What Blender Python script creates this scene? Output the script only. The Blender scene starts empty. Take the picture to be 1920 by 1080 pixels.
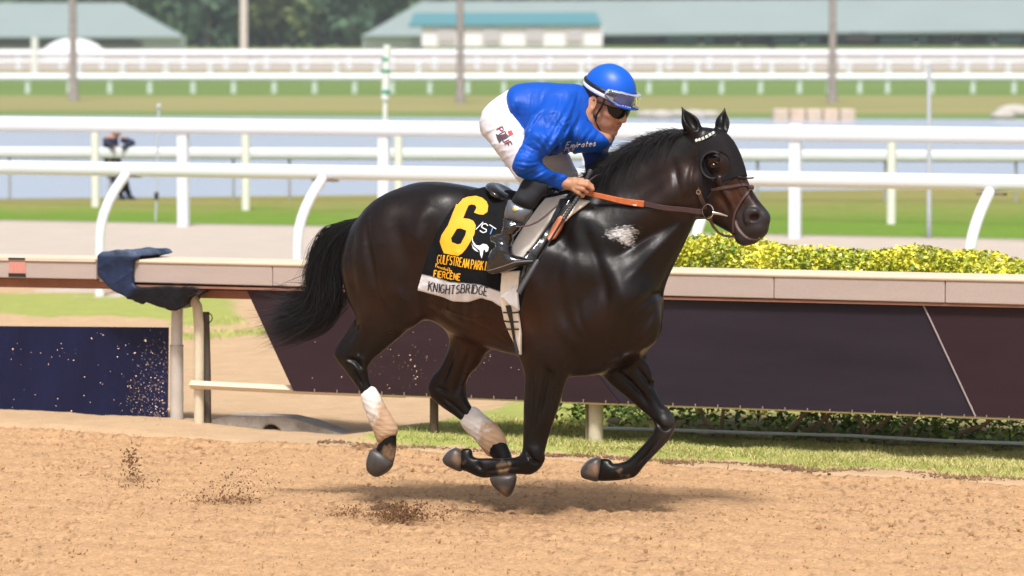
import bpy, bmesh, math, random, time
import numpy as np
from mathutils import Vector, Matrix
from mathutils.bvhtree import BVHTree
T0 = time.time()
scene = bpy.context.scene
rad = math.radians
# ------------------------------------------------------------------ camera
F = 7000.0            # focal length in pixels of a 1920 wide frame
CH = 2.36             # camera height
PITCH = math.atan(450.0 / F)
D0 = F / 370.0        # distance of the horse
cam_d = bpy.data.cameras.new("camera"); cam = bpy.data.objects.new("camera", cam_d)
scene.collection.objects.link(cam); scene.camera = cam
cam.location = (0, 0, CH); cam.rotation_euler = (math.pi / 2 - PITCH, 0, 0)
cam_d.sensor_width = 36; cam_d.lens = F / 1920 * 36
cam_d.clip_start = 0.5; cam_d.clip_end = 5000
cam_d.dof.use_dof = True; cam_d.dof.focus_distance = D0 + 0.05; cam_d.dof.aperture_fstop = 3.6
# ------------------------------------------------------------------ light
SUN_EL, SUN_AZ = rad(61), rad(184)     # azimuth measured from +Y clockwise; sun behind and left of the camera
world = bpy.data.worlds.new("World"); scene.world = world; world.use_nodes = True
wn = world.node_tree; wn.nodes.clear()
sky = wn.nodes.new('ShaderNodeTexSky'); sky.sky_type = 'NISHITA'; sky.sun_disc = False
sky.sun_elevation = SUN_EL; sky.sun_rotation = SUN_AZ; sky.air_density = 1.0; sky.dust_density = 4.0; sky.ozone_density = 0.6
bg = wn.nodes.new('ShaderNodeBackground'); bg.inputs[1].default_value = 0.115
wo = wn.nodes.new('ShaderNodeOutputWorld')
hs = wn.nodes.new('ShaderNodeHueSaturation'); hs.inputs['Saturation'].default_value = 0.55
wn.links.new(sky.outputs[0], hs.inputs['Color']); wn.links.new(hs.outputs[0], bg.inputs[0]); wn.links.new(bg.outputs[0], wo.inputs[0])
sun_d = bpy.data.lights.new("sun", 'SUN'); sun = bpy.data.objects.new("sun", sun_d); scene.collection.objects.link(sun)
sun_d.energy = 3.2; sun_d.angle = rad(9); sun_d.color = (1.0, 0.975, 0.935)
sdir = Vector((math.sin(SUN_AZ) * math.cos(SUN_EL), math.cos(SUN_AZ) * math.cos(SUN_EL), math.sin(SUN_EL)))
sun.rotation_euler = sdir.to_track_quat('Z', 'Y').to_euler(); sun.location = sdir * 50
scene.view_settings.view_transform = 'Standard'; scene.view_settings.look = 'None'
scene.view_settings.gamma = 1; scene.view_settings.use_curve_mapping = False
scene.view_settings.exposure = 0.36
# ------------------------------------------------------------------ pixel -> world
CP, SP = math.cos(PITCH), math.sin(PITCH)
CAMP = np.array([0, 0, CH])
def ray(px, py):
    a, b = px - 960.0, -(py - 540.0)
    d = np.array([a, F * CP + b * SP, -F * SP + b * CP]); return d / np.linalg.norm(d)
def rays(P):
    P = np.asarray(P, float); a = P[:, 0] - 960; b = -(P[:, 1] - 540)
    d = np.stack([a, F * CP + b * SP, -F * SP + b * CP], 1); return d / np.linalg.norm(d, axis=1)[:, None]
def at_ground(px, py, z=0.0):
    d = ray(px, py); t = (z - CH) / d[2]; return CAMP + d * t
def at_depth(px, py, Y):
    d = ray(px, py); return CAMP + d * (Y / d[1])
class Frame:
    """local frame: x forward, y to the left (away from the camera), z up"""
    def __init__(s, yaw, o):
        s.yaw = yaw; s.o = np.array(o, float)
        s.x = np.array([math.cos(yaw), math.sin(yaw), 0]); s.y = np.array([-math.sin(yaw), math.cos(yaw), 0])
        s.R = np.stack([s.x, s.y, np.array([0, 0, 1.])])
    def P(s, px, py, lat=0.0):           # pixel on the plane local y = lat -> local point
        d = ray(px, py); t = (lat - (CAMP - s.o) @ s.y) / (d @ s.y); return s.R @ (CAMP + d * t - s.o)
    def PP(s, pts, lat=0.0): return np.array([s.P(p[0], p[1], lat if len(p) < 3 else p[2]) for p in pts])
    def tow(s, L): return np.asarray(L) @ s.R + s.o
    def tol(s, W): return (np.asarray(W) - s.o) @ s.R.T
    def px(s, L):                          # local -> pixel
        w = s.tow(L) - CAMP; w = np.atleast_2d(w)
        z = w[:, 1] * CP - w[:, 2] * SP; u = w[:, 1] * SP + w[:, 2] * CP
        return np.stack([960 + F * w[:, 0] / z, 540 - F * u / z], 1)
    def place(s, o): o.location = s.o; o.rotation_euler = (0, 0, s.yaw)
# ------------------------------------------------------------------ objects
COL = scene.collection
def tag(o, label=None, cat=None, group=None, kind=None):
    if label: o['label'] = label
    if cat: o['category'] = cat
    if group: o['group'] = group
    if kind: o['kind'] = kind
    return o
def link(name, me, parent=None, mat=None):
    o = bpy.data.objects.new(name, me); COL.objects.link(o)
    if mat is not None:
        for m in (mat if isinstance(mat, (list, tuple)) else [mat]): me.materials.append(m)
    if parent is not None: o.parent = parent
    return o
def empty(name, loc=(0, 0, 0), rz=0.0):
    o = bpy.data.objects.new(name, None); COL.objects.link(o); o.location = loc; o.rotation_euler = (0, 0, rz); return o
def mesh(name, V, Fc, smooth=True):
    me = bpy.data.meshes.new(name)
    V = np.asarray(V, np.float32)
    if isinstance(Fc, np.ndarray):
        n, k = Fc.shape
        me.vertices.add(len(V)); me.vertices.foreach_set('co', V.ravel())
        me.loops.add(n * k); me.loops.foreach_set('vertex_index', Fc.astype(np.int32).ravel())
        me.polygons.add(n); me.polygons.foreach_set('loop_start', np.arange(0, n * k, k, dtype=np.int32))
        try: me.polygons.foreach_set('loop_total', np.full(n, k, dtype=np.int32))
        except Exception: pass
    else:
        me.from_pydata([tuple(map(float, v)) for v in V], [], [tuple(f) for f in Fc])
    me.update(calc_edges=True); me.validate()
    if smooth: me.polygons.foreach_set('use_smooth', np.ones(len(me.polygons), bool))
    return me
def attr(me, name, vals):
    a = me.attributes.new(name, 'FLOAT', 'POINT'); a.data.foreach_set('value', np.asarray(vals, np.float32))
class MB:
    """collects shapes into one mesh"""
    def __init__(s): s.V = []; s.F = []; s.M = []; s.n = 0
    def add(s, V, Fc, m=0):
        V = np.asarray(V, float).reshape(-1, 3); s.V.append(V)
        for f in Fc: s.F.append(tuple(int(i) + s.n for i in f)); s.M.append(m)
        s.n += len(V); return s
    def hexa(s, c, m=0):                   # 8 corners: bottom 4 ccw, top 4 ccw
        return s.add(c, [(0, 3, 2, 1), (4, 5, 6, 7), (0, 1, 5, 4), (1, 2, 6, 5), (2, 3, 7, 6), (3, 0, 4, 7)], m)
    def box(s, c, sz, ax=None, m=0):       # centre, full sizes, axes rows
        c = np.array(c, float); h = np.array(sz, float) / 2; A = np.eye(3) if ax is None else np.asarray(ax, float)
        q = [(-1, -1, -1), (1, -1, -1), (1, 1, -1), (-1, 1, -1), (-1, -1, 1), (1, -1, 1), (1, 1, 1), (-1, 1, 1)]
        return s.hexa([c + (np.array(k) * h) @ A for k in q], m)
    def tube(s, P, r, seg=10, cap=True, m=0, sq=None):
        P = np.asarray(P, float); n = len(P); r = np.broadcast_to(np.asarray(r, float), (n,))
        Tn = np.gradient(P, axis=0); Tn /= np.linalg.norm(Tn, axis=1)[:, None] + 1e-12
        u = np.cross(Tn[0], [0, 0, 1.]);
        if np.linalg.norm(u) < .1: u = np.cross(Tn[0], [0, 1., 0])
        u /= np.linalg.norm(u); V = []
        for i in range(n):
            u = u - Tn[i] * (u @ Tn[i]); u /= np.linalg.norm(u); v = np.cross(Tn[i], u)
            for k in range(seg):
                a = 2 * math.pi * k / seg; ca, sa = math.cos(a), math.sin(a)
                if sq: ca *= sq[0]; sa *= sq[1]
                V.append(P[i] + r[i] * (ca * u + sa * v))
        Fc = []
        for i in range(n - 1):
            for k in range(seg):
                a = i * seg + k; b = i * seg + (k + 1) % seg; Fc.append((a, b, b + seg, a + seg))
        if cap: Fc.append(tuple(range(seg))[::-1]); Fc.append(tuple((n - 1) * seg + k for k in range(seg)))
        return s.add(V, Fc, m)
    def ribbon(s, P, N, w, t, m=0):        # flat strap along P, lying on normals N
        P = np.asarray(P, float); N = np.asarray(N, float); n = len(P); w = np.broadcast_to(np.asarray(w, float), (n,))
        Tn = np.gradient(P, axis=0); Tn /= np.linalg.norm(Tn, axis=1)[:, None] + 1e-12
        V = []
        for i in range(n):
            nn = N[i] - Tn[i] * (N[i] @ Tn[i]); nn /= np.linalg.norm(nn) + 1e-9; b = np.cross(Tn[i], nn)
            for (a, c) in ((-.5, 0), (-.4, 1), (.4, 1), (.5, 0), (.4, -.6), (-.4, -.6)): V.append(P[i] + b * w[i] * a + nn * t * c)
        Fc = []
        for i in range(n - 1):
            for k in range(6):
                a = i * 6 + k; b = i * 6 + (k + 1) % 6; Fc.append((a, a + 6, b + 6, b))
        Fc.append(tuple(range(6))); Fc.append(tuple((n - 1) * 6 + k for k in range(5, -1, -1)))
        return s.add(V, Fc, m)
    def torus(s, c, n, R, r, seg=28, sub=8, m=0, sx=1.0, up=(0, 0, 1)):
        n = np.array(n, float); n /= np.linalg.norm(n); u = np.cross(n, up); u /= np.linalg.norm(u); v = np.cross(n, u); V = []; Fc = []
        for i in range(seg):
            a = 2 * math.pi * i / seg; d = math.cos(a) * u * sx + math.sin(a) * v
            for k in range(sub):
                b = 2 * math.pi * k / sub; V.append(np.array(c) + d * (R + r * math.cos(b)) + n * r * math.sin(b))
        for i in range(seg):
            for k in range(sub):
                p = i * sub + k; q = i * sub + (k + 1) % sub; p2 = ((i + 1) % seg) * sub + k; q2 = ((i + 1) % seg) * sub + (k + 1) % sub
                Fc.append((p, p2, q2, q))
        return s.add(V, Fc, m)
    def sphere(s, c, r, seg=16, rings=10, m=0, ax=None):
        r = np.broadcast_to(np.asarray(r, float), (3,)); A = np.eye(3) if ax is None else np.asarray(ax, float); V = []; Fc = []
        for i in range(rings + 1):
            t = math.pi * i / rings
            for k in range(seg):
                p = 2 * math.pi * k / seg; V.append(np.array(c) + (np.array([math.sin(t) * math.cos(p), math.sin(t) * math.sin(p), math.cos(t)]) * r) @ A)
        for i in range(rings):
            for k in range(seg):
                a = i * seg + k; b = i * seg + (k + 1) % seg; Fc.append((a, a + seg, b + seg, b))
        return s.add(V, Fc, m)
    def build(s, name, mat=None, parent=None, smooth=True):
        me = mesh(name, np.concatenate(s.V), s.F, smooth)
        if any(s.M): me.polygons.foreach_set('material_index', np.array(s.M, np.int32))
        if smooth:
            try: me.set_sharp_from_angle(angle=rad(38))
            except Exception: pass
        return link(name, me, parent, mat)
# ------------------------------------------------------------------ materials
def material(name, color=(.5, .5, .5), rough=.6, metal=0.0, spec=.5, coat=0.0, noise=None, bump=None, mixes=(), sheen=0.0, trans=0.0, coat_rough=.15, alpha=None, sss=0.0, coords='Object', rvar=None):
    """noise=(scale, amount[, stretch]) brightness mottling; bump=[(scale, strength, dist[, stretch])...];
    mixes=[(attribute, colour)] mixes by a vertex attribute"""
    m = bpy.data.materials.new(name); m.use_nodes = True; nt = m.node_tree; N = nt.nodes; L = nt.links; N.clear()
    out = N.new('ShaderNodeOutputMaterial'); b = N.new('ShaderNodeBsdfPrincipled'); L.new(b.outputs[0], out.inputs[0])
    b.inputs['Roughness'].default_value = rough; b.inputs['Metallic'].default_value = metal
    b.inputs['Specular IOR Level'].default_value = spec; b.inputs['Coat Weight'].default_value = coat; b.inputs['Coat Roughness'].default_value = coat_rough
    b.inputs['Sheen Weight'].default_value = sheen; b.inputs['Transmission Weight'].default_value = trans
    if sss: b.inputs['Subsurface Weight'].default_value = sss; b.inputs['Subsurface Radius'].default_value = (1, .35, .2); b.inputs['Subsurface Scale'].default_value = .01
    if alpha is not None: b.inputs['Alpha'].default_value = alpha
    tc = N.new('ShaderNodeTexCoord')
    def coord(stretch):
        if stretch is None: return tc.outputs[coords]
        mp = N.new('ShaderNodeMapping'); mp.inputs['Scale'].default_value = stretch; L.new(tc.outputs[coords], mp.inputs[0]); return mp.outputs[0]
    rgb = N.new('ShaderNodeRGB'); rgb.outputs[0].default_value = (*color, 1); cur = rgb.outputs[0]
    for mx in mixes:
        at = N.new('ShaderNodeAttribute'); at.attribute_name = mx[0]
        mi = N.new('ShaderNodeMix'); mi.data_type = 'RGBA'; mi.inputs[7].default_value = (*mx[1], 1)
        fac = at.outputs['Fac']
        if len(mx) > 2:                       # (attr, colour, noise scale, softness[, stretch]) : break the edge of the patch up
            no = N.new('ShaderNodeTexNoise'); no.inputs['Scale'].default_value = mx[2]; no.inputs['Detail'].default_value = 6; L.new(coord(mx[4] if len(mx) > 4 else None), no.inputs['Vector'])
            ad = N.new('ShaderNodeMath'); ad.operation = 'ADD'; L.new(fac, ad.inputs[0]); L.new(no.outputs[0], ad.inputs[1])
            mr = N.new('ShaderNodeMapRange'); mr.inputs[1].default_value = 1.0 - mx[3]; mr.inputs[2].default_value = 1.0 + mx[3]; L.new(ad.outputs[0], mr.inputs[0]); fac = mr.outputs[0]
        L.new(fac, mi.inputs[0]); L.new(cur, mi.inputs[6]); cur = mi.outputs[2]
    for nz in (noise if isinstance(noise, list) else [noise] if noise else []):
        no = N.new('ShaderNodeTexNoise'); no.inputs['Scale'].default_value = nz[0]; no.inputs['Detail'].default_value = 5; no.inputs['Roughness'].default_value = .62
        L.new(coord(nz[2] if len(nz) > 2 else None), no.inputs['Vector'])
        mr = N.new('ShaderNodeMapRange'); mr.inputs[1].default_value = .25; mr.inputs[2].default_value = .75
        mr.inputs[3].default_value = 1 - nz[1]; mr.inputs[4].default_value = 1 + nz[1]; L.new(no.outputs[0], mr.inputs[0])
        mu = N.new('ShaderNodeVectorMath'); mu.operation = 'SCALE'; L.new(cur, mu.inputs[0]); L.new(mr.outputs[0], mu.inputs['Scale']); cur = mu.outputs[0]
    L.new(cur, b.inputs['Base Color'])
    if rvar:
        no = N.new('ShaderNodeTexNoise'); no.inputs['Scale'].default_value = rvar[0]; no.inputs['Detail'].default_value = 5; L.new(coord(None), no.inputs['Vector'])
        mr = N.new('ShaderNodeMapRange'); mr.inputs[1].default_value = .3; mr.inputs[2].default_value = .7; mr.inputs[3].default_value = rvar[1]; mr.inputs[4].default_value = rvar[2]; L.new(no.outputs[0], mr.inputs[0]); L.new(mr.outputs[0], b.inputs['Roughness'])
    prev = None
    for bp in (bump or []):
        no = N.new('ShaderNodeTexNoise'); no.inputs['Scale'].default_value = bp[0]; no.inputs['Detail'].default_value = 6; L.new(coord(bp[3] if len(bp) > 3 else None), no.inputs['Vector'])
        bu = N.new('ShaderNodeBump'); bu.inputs['Strength'].default_value = bp[1]; bu.inputs['Distance'].default_value = bp[2]; L.new(no.outputs[0], bu.inputs['Height'])
        if prev is not None: L.new(prev, bu.inputs['Normal'])
        prev = bu.outputs[0]
    if prev is not None: L.new(prev, b.inputs['Normal'])
    return m
# ------------------------------------------------------------------ noise
def vnoise(P, scale, seed=0):
    """value noise, P (N,2|3), returns -1..1"""
    P = np.asarray(P, float) * scale; I = np.floor(P).astype(np.int64); f = P - I; f = f * f * (3 - 2 * f); dim = P.shape[1]
    pr = (73856093, 19349663, 83492791)
    def h(J):
        x = np.full(len(J), (seed * 2654435761) & 0xffffffff, dtype=np.uint64)
        for k in range(dim): x ^= ((J[:, k] * pr[k]) & 0xffffffff).astype(np.uint64)
        x = ((x ^ (x >> np.uint64(15))) * np.uint64(2246822519)) & np.uint64(0xffffffff)
        x = ((x ^ (x >> np.uint64(13))) * np.uint64(3266489917)) & np.uint64(0xffffffff); x ^= x >> np.uint64(16)
        return x.astype(float) / 2147483647.5 - 1
    out = 0
    for c in range(2 ** dim):
        o = np.array([(c >> k) & 1 for k in range(dim)]); w = np.ones(len(P))
        for k in range(dim): w = w * (f[:, k] if o[k] else 1 - f[:, k])
        out = out + w * h(I + o)
    return out
def fbm(P, scale, octs=4, seed=0, gain=.5):
    P = np.asarray(P, float); r = 0; a = 1; tot = 0
    for i in range(octs): r = r + a * vnoise(P, scale * 2 ** i, seed + i * 17); tot += a; a *= gain
    return r / tot
# ------------------------------------------------------------------ signed distance modelling
def smin(a, b, k):
    if k <= 0: return np.minimum(a, b)
    h = np.maximum(k - np.abs(a - b), 0) / k; return np.minimum(a, b) - h * h * k * .25
def crom(P, n=6, closed=True):
    P = np.asarray(P, float); N = len(P); out = []
    rng = range(N if closed else N - 1)
    for i in rng:
        if closed: p0, p1, p2, p3 = P[i - 1], P[i], P[(i + 1) % N], P[(i + 2) % N]
        else: p0, p1, p2, p3 = P[max(i - 1, 0)], P[i], P[i + 1], P[min(i + 2, N - 1)]
        for k in range(n):
            t = k / n; out.append(.5 * (2 * p1 + (p2 - p0) * t + (2 * p0 - 5 * p1 + 4 * p2 - p3) * t * t + (3 * p1 - p0 - 3 * p2 + p3) * t ** 3))
    if not closed: out.append(P[-1])
    return np.array(out)
def polysd(Q, P):
    """signed distance of points Q (N,2) to closed polygon P; negative inside"""
    Q = np.asarray(Q, float); d = np.full(len(Q), 1e9); ins = np.zeros(len(Q), bool); n = len(P)
    for i in range(n):
        a = P[i]; b = P[(i + 1) % n]; e = b - a; w = Q - a; t = np.clip((w @ e) / (e @ e + 1e-12), 0, 1)
        q = w - t[:, None] * e; d = np.minimum(d, (q * q).sum(1))
        c1 = (Q[:, 1] >= a[1]) != (Q[:, 1] >= b[1])
        if c1.any():
            xi = a[0] + (Q[:, 1] - a[1]) * (b[0] - a[0]) / (b[1] - a[1] if abs(b[1] - a[1]) > 1e-12 else 1e-12); ins ^= c1 & (Q[:, 0] < xi)
    d = np.sqrt(d); return np.where(ins, -d, d)
class Cap:
    def __init__(s, a, b, ra, rb, flat=None):
        s.a = np.array(a, float); s.b = np.array(b, float); s.ra = ra; s.rb = rb; r = max(ra, rb) * 1.3
        s.lo = np.minimum(s.a, s.b) - r; s.hi = np.maximum(s.a, s.b) + r
    def __call__(s, p):
        e = s.b - s.a; w = p - s.a; t = np.clip((w @ e) / (e @ e + 1e-12), 0, 1); q = w - t[:, None] * e
        return np.sqrt((q * q).sum(1)) - (s.ra + (s.rb - s.ra) * t)
class Ell:
    def __init__(s, c, r, ax=None):
        s.c = np.array(c, float); s.r = np.array(r, float); s.A = np.eye(3) if ax is None else np.asarray(ax, float)
        R = s.r.max() * 1.05; s.lo = s.c - R; s.hi = s.c + R
    def __call__(s, p):
        q = (p - s.c) @ s.A.T; k0 = np.sqrt(((q / s.r) ** 2).sum(1)); k1 = np.sqrt(((q / s.r ** 2) ** 2).sum(1)) + 1e-9; return k0 * (k0 - 1) / k1
class Infl:
    """a traced outline (pixels) swollen to a rounded solid. W: [(px,py,half width)], C: [(px,py,lateral centre)] or number"""
    def __init__(s, fr, poly, C=0.0, W=None, kk=1.0, cell=.004, smooth=5, cm=None, ex=1.0, mg=.145):
        c0 = C if np.isscalar(C) else float(np.mean([c[2] for c in C]))
        def lat(px, py):
            if np.isscalar(C): return C
            w = np.array([1 / (((px - c[0]) ** 2 + (py - c[1]) ** 2) + 60) ** 1.5 for c in C]); return float((w * np.array([c[2] for c in C])).sum() / w.sum())
        s.sm = smooth
        P3 = np.array([fr.P(p[0], p[1], lat(p[0], p[1])) for p in poly]); P = P3[:, [0, 2]]
        if smooth: P = crom(P, smooth)
        lo = P.min(0) - mg; hi = P.max(0) + mg; s.l2 = lo; s.cell = cell
        nx, nz = (np.ceil((hi - lo) / cell).astype(int) + 1); X, Z = np.meshgrid(lo[0] + np.arange(nx) * cell, lo[1] + np.arange(nz) * cell, indexing='ij')
        Q = np.stack([X.ravel(), Z.ravel()], 1); d = polysd(Q, P).reshape(nx, nz)
        u = None
        for st in (16, 8, 4, 2, 1):                      # poisson, coarse to fine
            if min(nx, nz) // st < 6: continue
            dd = d[::st, ::st]; h = cell * st; m = dd < 0
            if not m.any(): continue
            if u is None: v = np.where(m, -dd * .1, 0)
            else:
                v = np.repeat(np.repeat(u, 2, 0), 2, 1)[:dd.shape[0], :dd.shape[1]]
                v = np.pad(v, ((0, dd.shape[0] - v.shape[0]), (0, dd.shape[1] - v.shape[1])), mode='edge'); v = np.where(m, v, 0)
            for it in range(600 if u is None else 60):
                a = np.zeros_like(v); a[1:-1, 1:-1] = .25 * (v[2:, 1:-1] + v[:-2, 1:-1] + v[1:-1, 2:] + v[1:-1, :-2] + 2 * h * h); v = np.where(m, a, 0)
            u = v
        if ex != 1.0:
            mx = np.sqrt(u.max()); u = np.where(d < 0, (np.sqrt(np.maximum(u, 0)) / mx) ** (2 * ex) * mx * mx, 0)
        core = d < -2.2 * cell; ratio = np.where(core, u / np.maximum(-d, 1e-6), 0); wgt = core.astype(float)
        for it in range(int((mg + .01) / cell)):               # spread the slope outwards
            pr = np.pad(ratio * wgt, 1); pw = np.pad(wgt, 1)
            sr = pr[2:, 1:-1] + pr[:-2, 1:-1] + pr[1:-1, 2:] + pr[1:-1, :-2]; sw = pw[2:, 1:-1] + pw[:-2, 1:-1] + pw[1:-1, 2:] + pw[1:-1, :-2]
            new = (~(wgt > 0)) & (sw > 0); ratio = np.where(new, sr / np.maximum(sw, 1e-9), ratio); wgt = np.where(new, 1, wgt)
        u = np.where(core, u, ratio * (-d))
        s.u = u; s.d = d; gx, gz = np.gradient(u, cell); s.g = np.sqrt(gx * gx + gz * gz)
        def idw(pts, pw=2.0, e=400):
            A = np.zeros((nx, nz)); B = np.zeros((nx, nz))
            for (x, z, v) in pts:
                w = 1 / (((X - x) ** 2 + (Z - z) ** 2) * 1.2e5 + e) ** pw; A += w * v; B += w
            return A / B
        if W is None: s.k = np.full((nx, nz), kk)
        else:
            ks = []
            for (px, py, wd) in W:
                q = fr.P(px, py, lat(px, py)); i = int(round((q[0] - lo[0]) / cell)); j = int(round((q[2] - lo[1]) / cell)); i = min(max(i, 0), nx - 1); j = min(max(j, 0), nz - 1)
                ks.append((q[0], q[2], min(max(wd / math.sqrt(max(u[i, j], 1e-4)), .3), 2.6)))
            s.k = idw(ks)
        if np.isscalar(C): s.c = np.full((nx, nz), float(C))
        else: s.c = idw([(*fr.P(c[0], c[1], c[2])[[0, 2]], c[2]) for c in C], 1.5, 60)
        ymax = float((s.k * np.sqrt(np.maximum(u, 0))).max())
        s.lo = np.array([P[:, 0].min(), s.c.min() - ymax, P[:, 1].min()]) - .012; s.hi = np.array([P[:, 0].max(), s.c.max() + ymax, P[:, 1].max()]) + .012
    def samp(s, x, z, maps):
        a = (x - s.l2[0]) / s.cell; b = (z - s.l2[1]) / s.cell; nx, nz = s.u.shape
        i = np.clip(a.astype(int), 0, nx - 2); j = np.clip(b.astype(int), 0, nz - 2); f = np.clip(a - i, 0, 1); g = np.clip(b - j, 0, 1)
        return [M[i, j] * (1 - f) * (1 - g) + M[i + 1, j] * f * (1 - g) + M[i, j + 1] * (1 - f) * g + M[i + 1, j + 1] * f * g for M in maps]
    def __call__(s, p):
        u, g, k, c, d = s.samp(p[:, 0], p[:, 2], (s.u, s.g, s.k, s.c, s.d)); y = p[:, 1] - c
        q = y * y / (k * k) - u; gr = np.sqrt((2 * y / (k * k)) ** 2 + g * g + 1e-5); return np.maximum(q / gr, np.where(d > 0, d * .95, -1))
class Slab:
    """outline extruded sideways between y0 and y1 (local)"""
    def __init__(s, fr, poly, y0, y1, lat=0.0, smooth=4):
        P = fr.PP(poly, lat)[:, [0, 2]]; s.P = crom(P, smooth) if smooth else P; s.y0 = y0; s.y1 = y1
        s.lo = np.array([s.P[:, 0].min(), y0, s.P[:, 1].min()]) - .02; s.hi = np.array([s.P[:, 0].max(), y1, s.P[:, 1].max()]) + .02
    def __call__(s, p): return np.maximum(polysd(p[:, [0, 2]], s.P), np.maximum(s.y0 - p[:, 1], p[:, 1] - s.y1))
class Solid:
    def __init__(s): s.ops = []
    def add(s, prim, k=.03): s.ops.append(('u', prim, k)); return s
    def cut(s, prim, k=.01): s.ops.append(('c', prim, k)); return s
    def fn(s, f): s.ops.append(('f', f, 0)); return s      # f(p, d) -> d
    def __call__(s, p, far=.25):
        p = np.asarray(p, float); d = np.full(len(p), far)
        for (t, pr, k) in s.ops:
            if t == 'f': d = pr(p, d); continue
            m = ((p > pr.lo - k - .03) & (p < pr.hi + k + .03)).all(1)
            if not m.any(): continue
            i = np.nonzero(m)[0]; v = pr(p[i])
            d[i] = smin(d[i], v, k) if t == 'u' else -smin(-d[i], v, k)
        return d
    def bounds(s):
        lo = np.min([o[1].lo for o in s.ops if o[0] == 'u'], 0); hi = np.max([o[1].hi for o in s.ops if o[0] == 'u'], 0); return lo - .02, hi + .02
def nets(f, lo, hi, h, smooth=2):
    """narrow band surface nets"""
    lo = np.asarray(lo, float); hi = np.asarray(hi, float); q = 4; H = h * q
    nc = np.ceil((hi - lo) / H).astype(int) + 1
    ax = [lo[i] + np.arange(nc[i] + 1) * H for i in range(3)]
    G = np.stack(np.meshgrid(*ax, indexing='ij'), -1).reshape(-1, 3)
    Dc = f(G).reshape(nc + 1)
    n = nc * q + 1; D = np.full(n, .2, np.float32)
    # trilinear sign fill
    D = np.repeat(np.repeat(np.repeat(Dc, q, 0), q, 1), q, 2)[:n[0], :n[1], :n[2]].astype(np.float32)
    near = np.abs(Dc) < H * 2.3
    cell = near[:-1, :-1, :-1].copy()
    for a in (0, 1):
        for b in (0, 1):
            for c in (0, 1): cell |= near[a:nc[0] + a, b:nc[1] + b, c:nc[2] + c]
    fine = np.zeros(n, bool)
    big = np.repeat(np.repeat(np.repeat(cell, q, 0), q, 1), q, 2); fine[:-1, :-1, :-1] |= big; fine[1:, 1:, 1:] |= big
    fine[:-1, 1:, 1:] |= big; fine[1:, :-1, 1:] |= big; fine[1:, 1:, :-1] |= big; fine[:-1, :-1, 1:] |= big; fine[:-1, 1:, :-1] |= big; fine[1:, :-1, :-1] |= big
    idx = np.argwhere(fine); vals = np.empty(len(idx), np.float32)
    for s0 in range(0, len(idx), 400000):
        vals[s0:s0 + 400000] = f(lo + idx[s0:s0 + 400000] * h)
    D[idx[:, 0], idx[:, 1], idx[:, 2]] = vals
    S = D < 0
    c = [S[a:n[0] - 1 + a, b:n[1] - 1 + b, e:n[2] - 1 + e] for a in (0, 1) for b in (0, 1) for e in (0, 1)]
    anyc = c[0].copy(); allc = c[0].copy()
    for x in c[1:]: anyc |= x; allc &= x
    act = anyc & ~allc; A = np.argwhere(act)
    off = np.array([(a, b, e) for a in (0, 1) for b in (0, 1) for e in (0, 1)])
    vv = np.stack([D[A[:, 0] + o[0], A[:, 1] + o[1], A[:, 2] + o[2]] for o in off], 1)
    acc = np.zeros((len(A), 3)); cnt = np.zeros(len(A))
    for i in range(8):
        for j in range(i + 1, 8):
            if np.abs(off[i] - off[j]).sum() != 1: continue
            m = (vv[:, i] < 0) != (vv[:, j] < 0); t = np.where(m, vv[:, i] / np.where(m, vv[:, i] - vv[:, j], 1), 0)
            acc += np.where(m[:, None], off[i] + t[:, None] * (off[j] - off[i]), 0); cnt += m
    V = lo + (A + acc / cnt[:, None]) * h
    ID = np.full(n - 1, -1, np.int64); ID[A[:, 0], A[:, 1], A[:, 2]] = np.arange(len(A))
    Fs = []
    for axis in range(3):
        sl0 = [slice(1, -1)] * 3; sl1 = [slice(1, -1)] * 3; sl0[axis] = slice(0, n[axis] - 1); sl1[axis] = slice(1, n[axis])
        s0 = S[tuple(sl0)]; s1 = S[tuple(sl1)]; E = np.argwhere(s0 != s1)
        base = E + 1; base[:, axis] -= 1
        b1, b2 = [(1, 2), (2, 0), (0, 1)][axis]
        def g(d1, d2):
            q2 = base.copy(); q2[:, b1] -= d1; q2[:, b2] -= d2; return ID[q2[:, 0], q2[:, 1], q2[:, 2]]
        Qd = np.stack([g(0, 0), g(1, 0), g(1, 1), g(0, 1)], 1); ins = s0[E[:, 0], E[:, 1], E[:, 2]]
        Qd = np.where(ins[:, None], Qd, Qd[:, ::-1]); Fs.append(Qd[(Qd >= 0).all(1)])
    Fc = np.concatenate(Fs)
    for it in range(smooth):
        sm = np.zeros_like(V); ct = np.zeros(len(V))
        for k in range(4):
            a = Fc[:, k]; b = Fc[:, (k + 1) % 4]
            for d3 in range(3): sm[:, d3] += np.bincount(a, V[b, d3], len(V)) + np.bincount(b, V[a, d3], len(V))
            ct += np.bincount(a, minlength=len(V)) + np.bincount(b, minlength=len(V))
        L = sm / np.maximum(ct, 1)[:, None]; V = V + (L - V) * (.5 if it % 2 == 0 else .35)
    return V, Fc
def sculpt(name, solid, h, fr=None, mat=None, parent=None, smooth=2, bounds=None, attrs=None):
    lo, hi = bounds or solid.bounds(); t = time.time(); V, Fc = nets(solid, lo, hi, h, smooth)
    me = mesh(name, V, Fc)
    for k, v in (attrs(V).items() if attrs else ()): attr(me, k, v)
    o = link(name, me, parent, mat)
    if fr is not None and parent is None: fr.place(o)
    print('SCULPT %-18s %7d verts %5.1fs' % (name, len(V), time.time() - t)); return o
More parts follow.
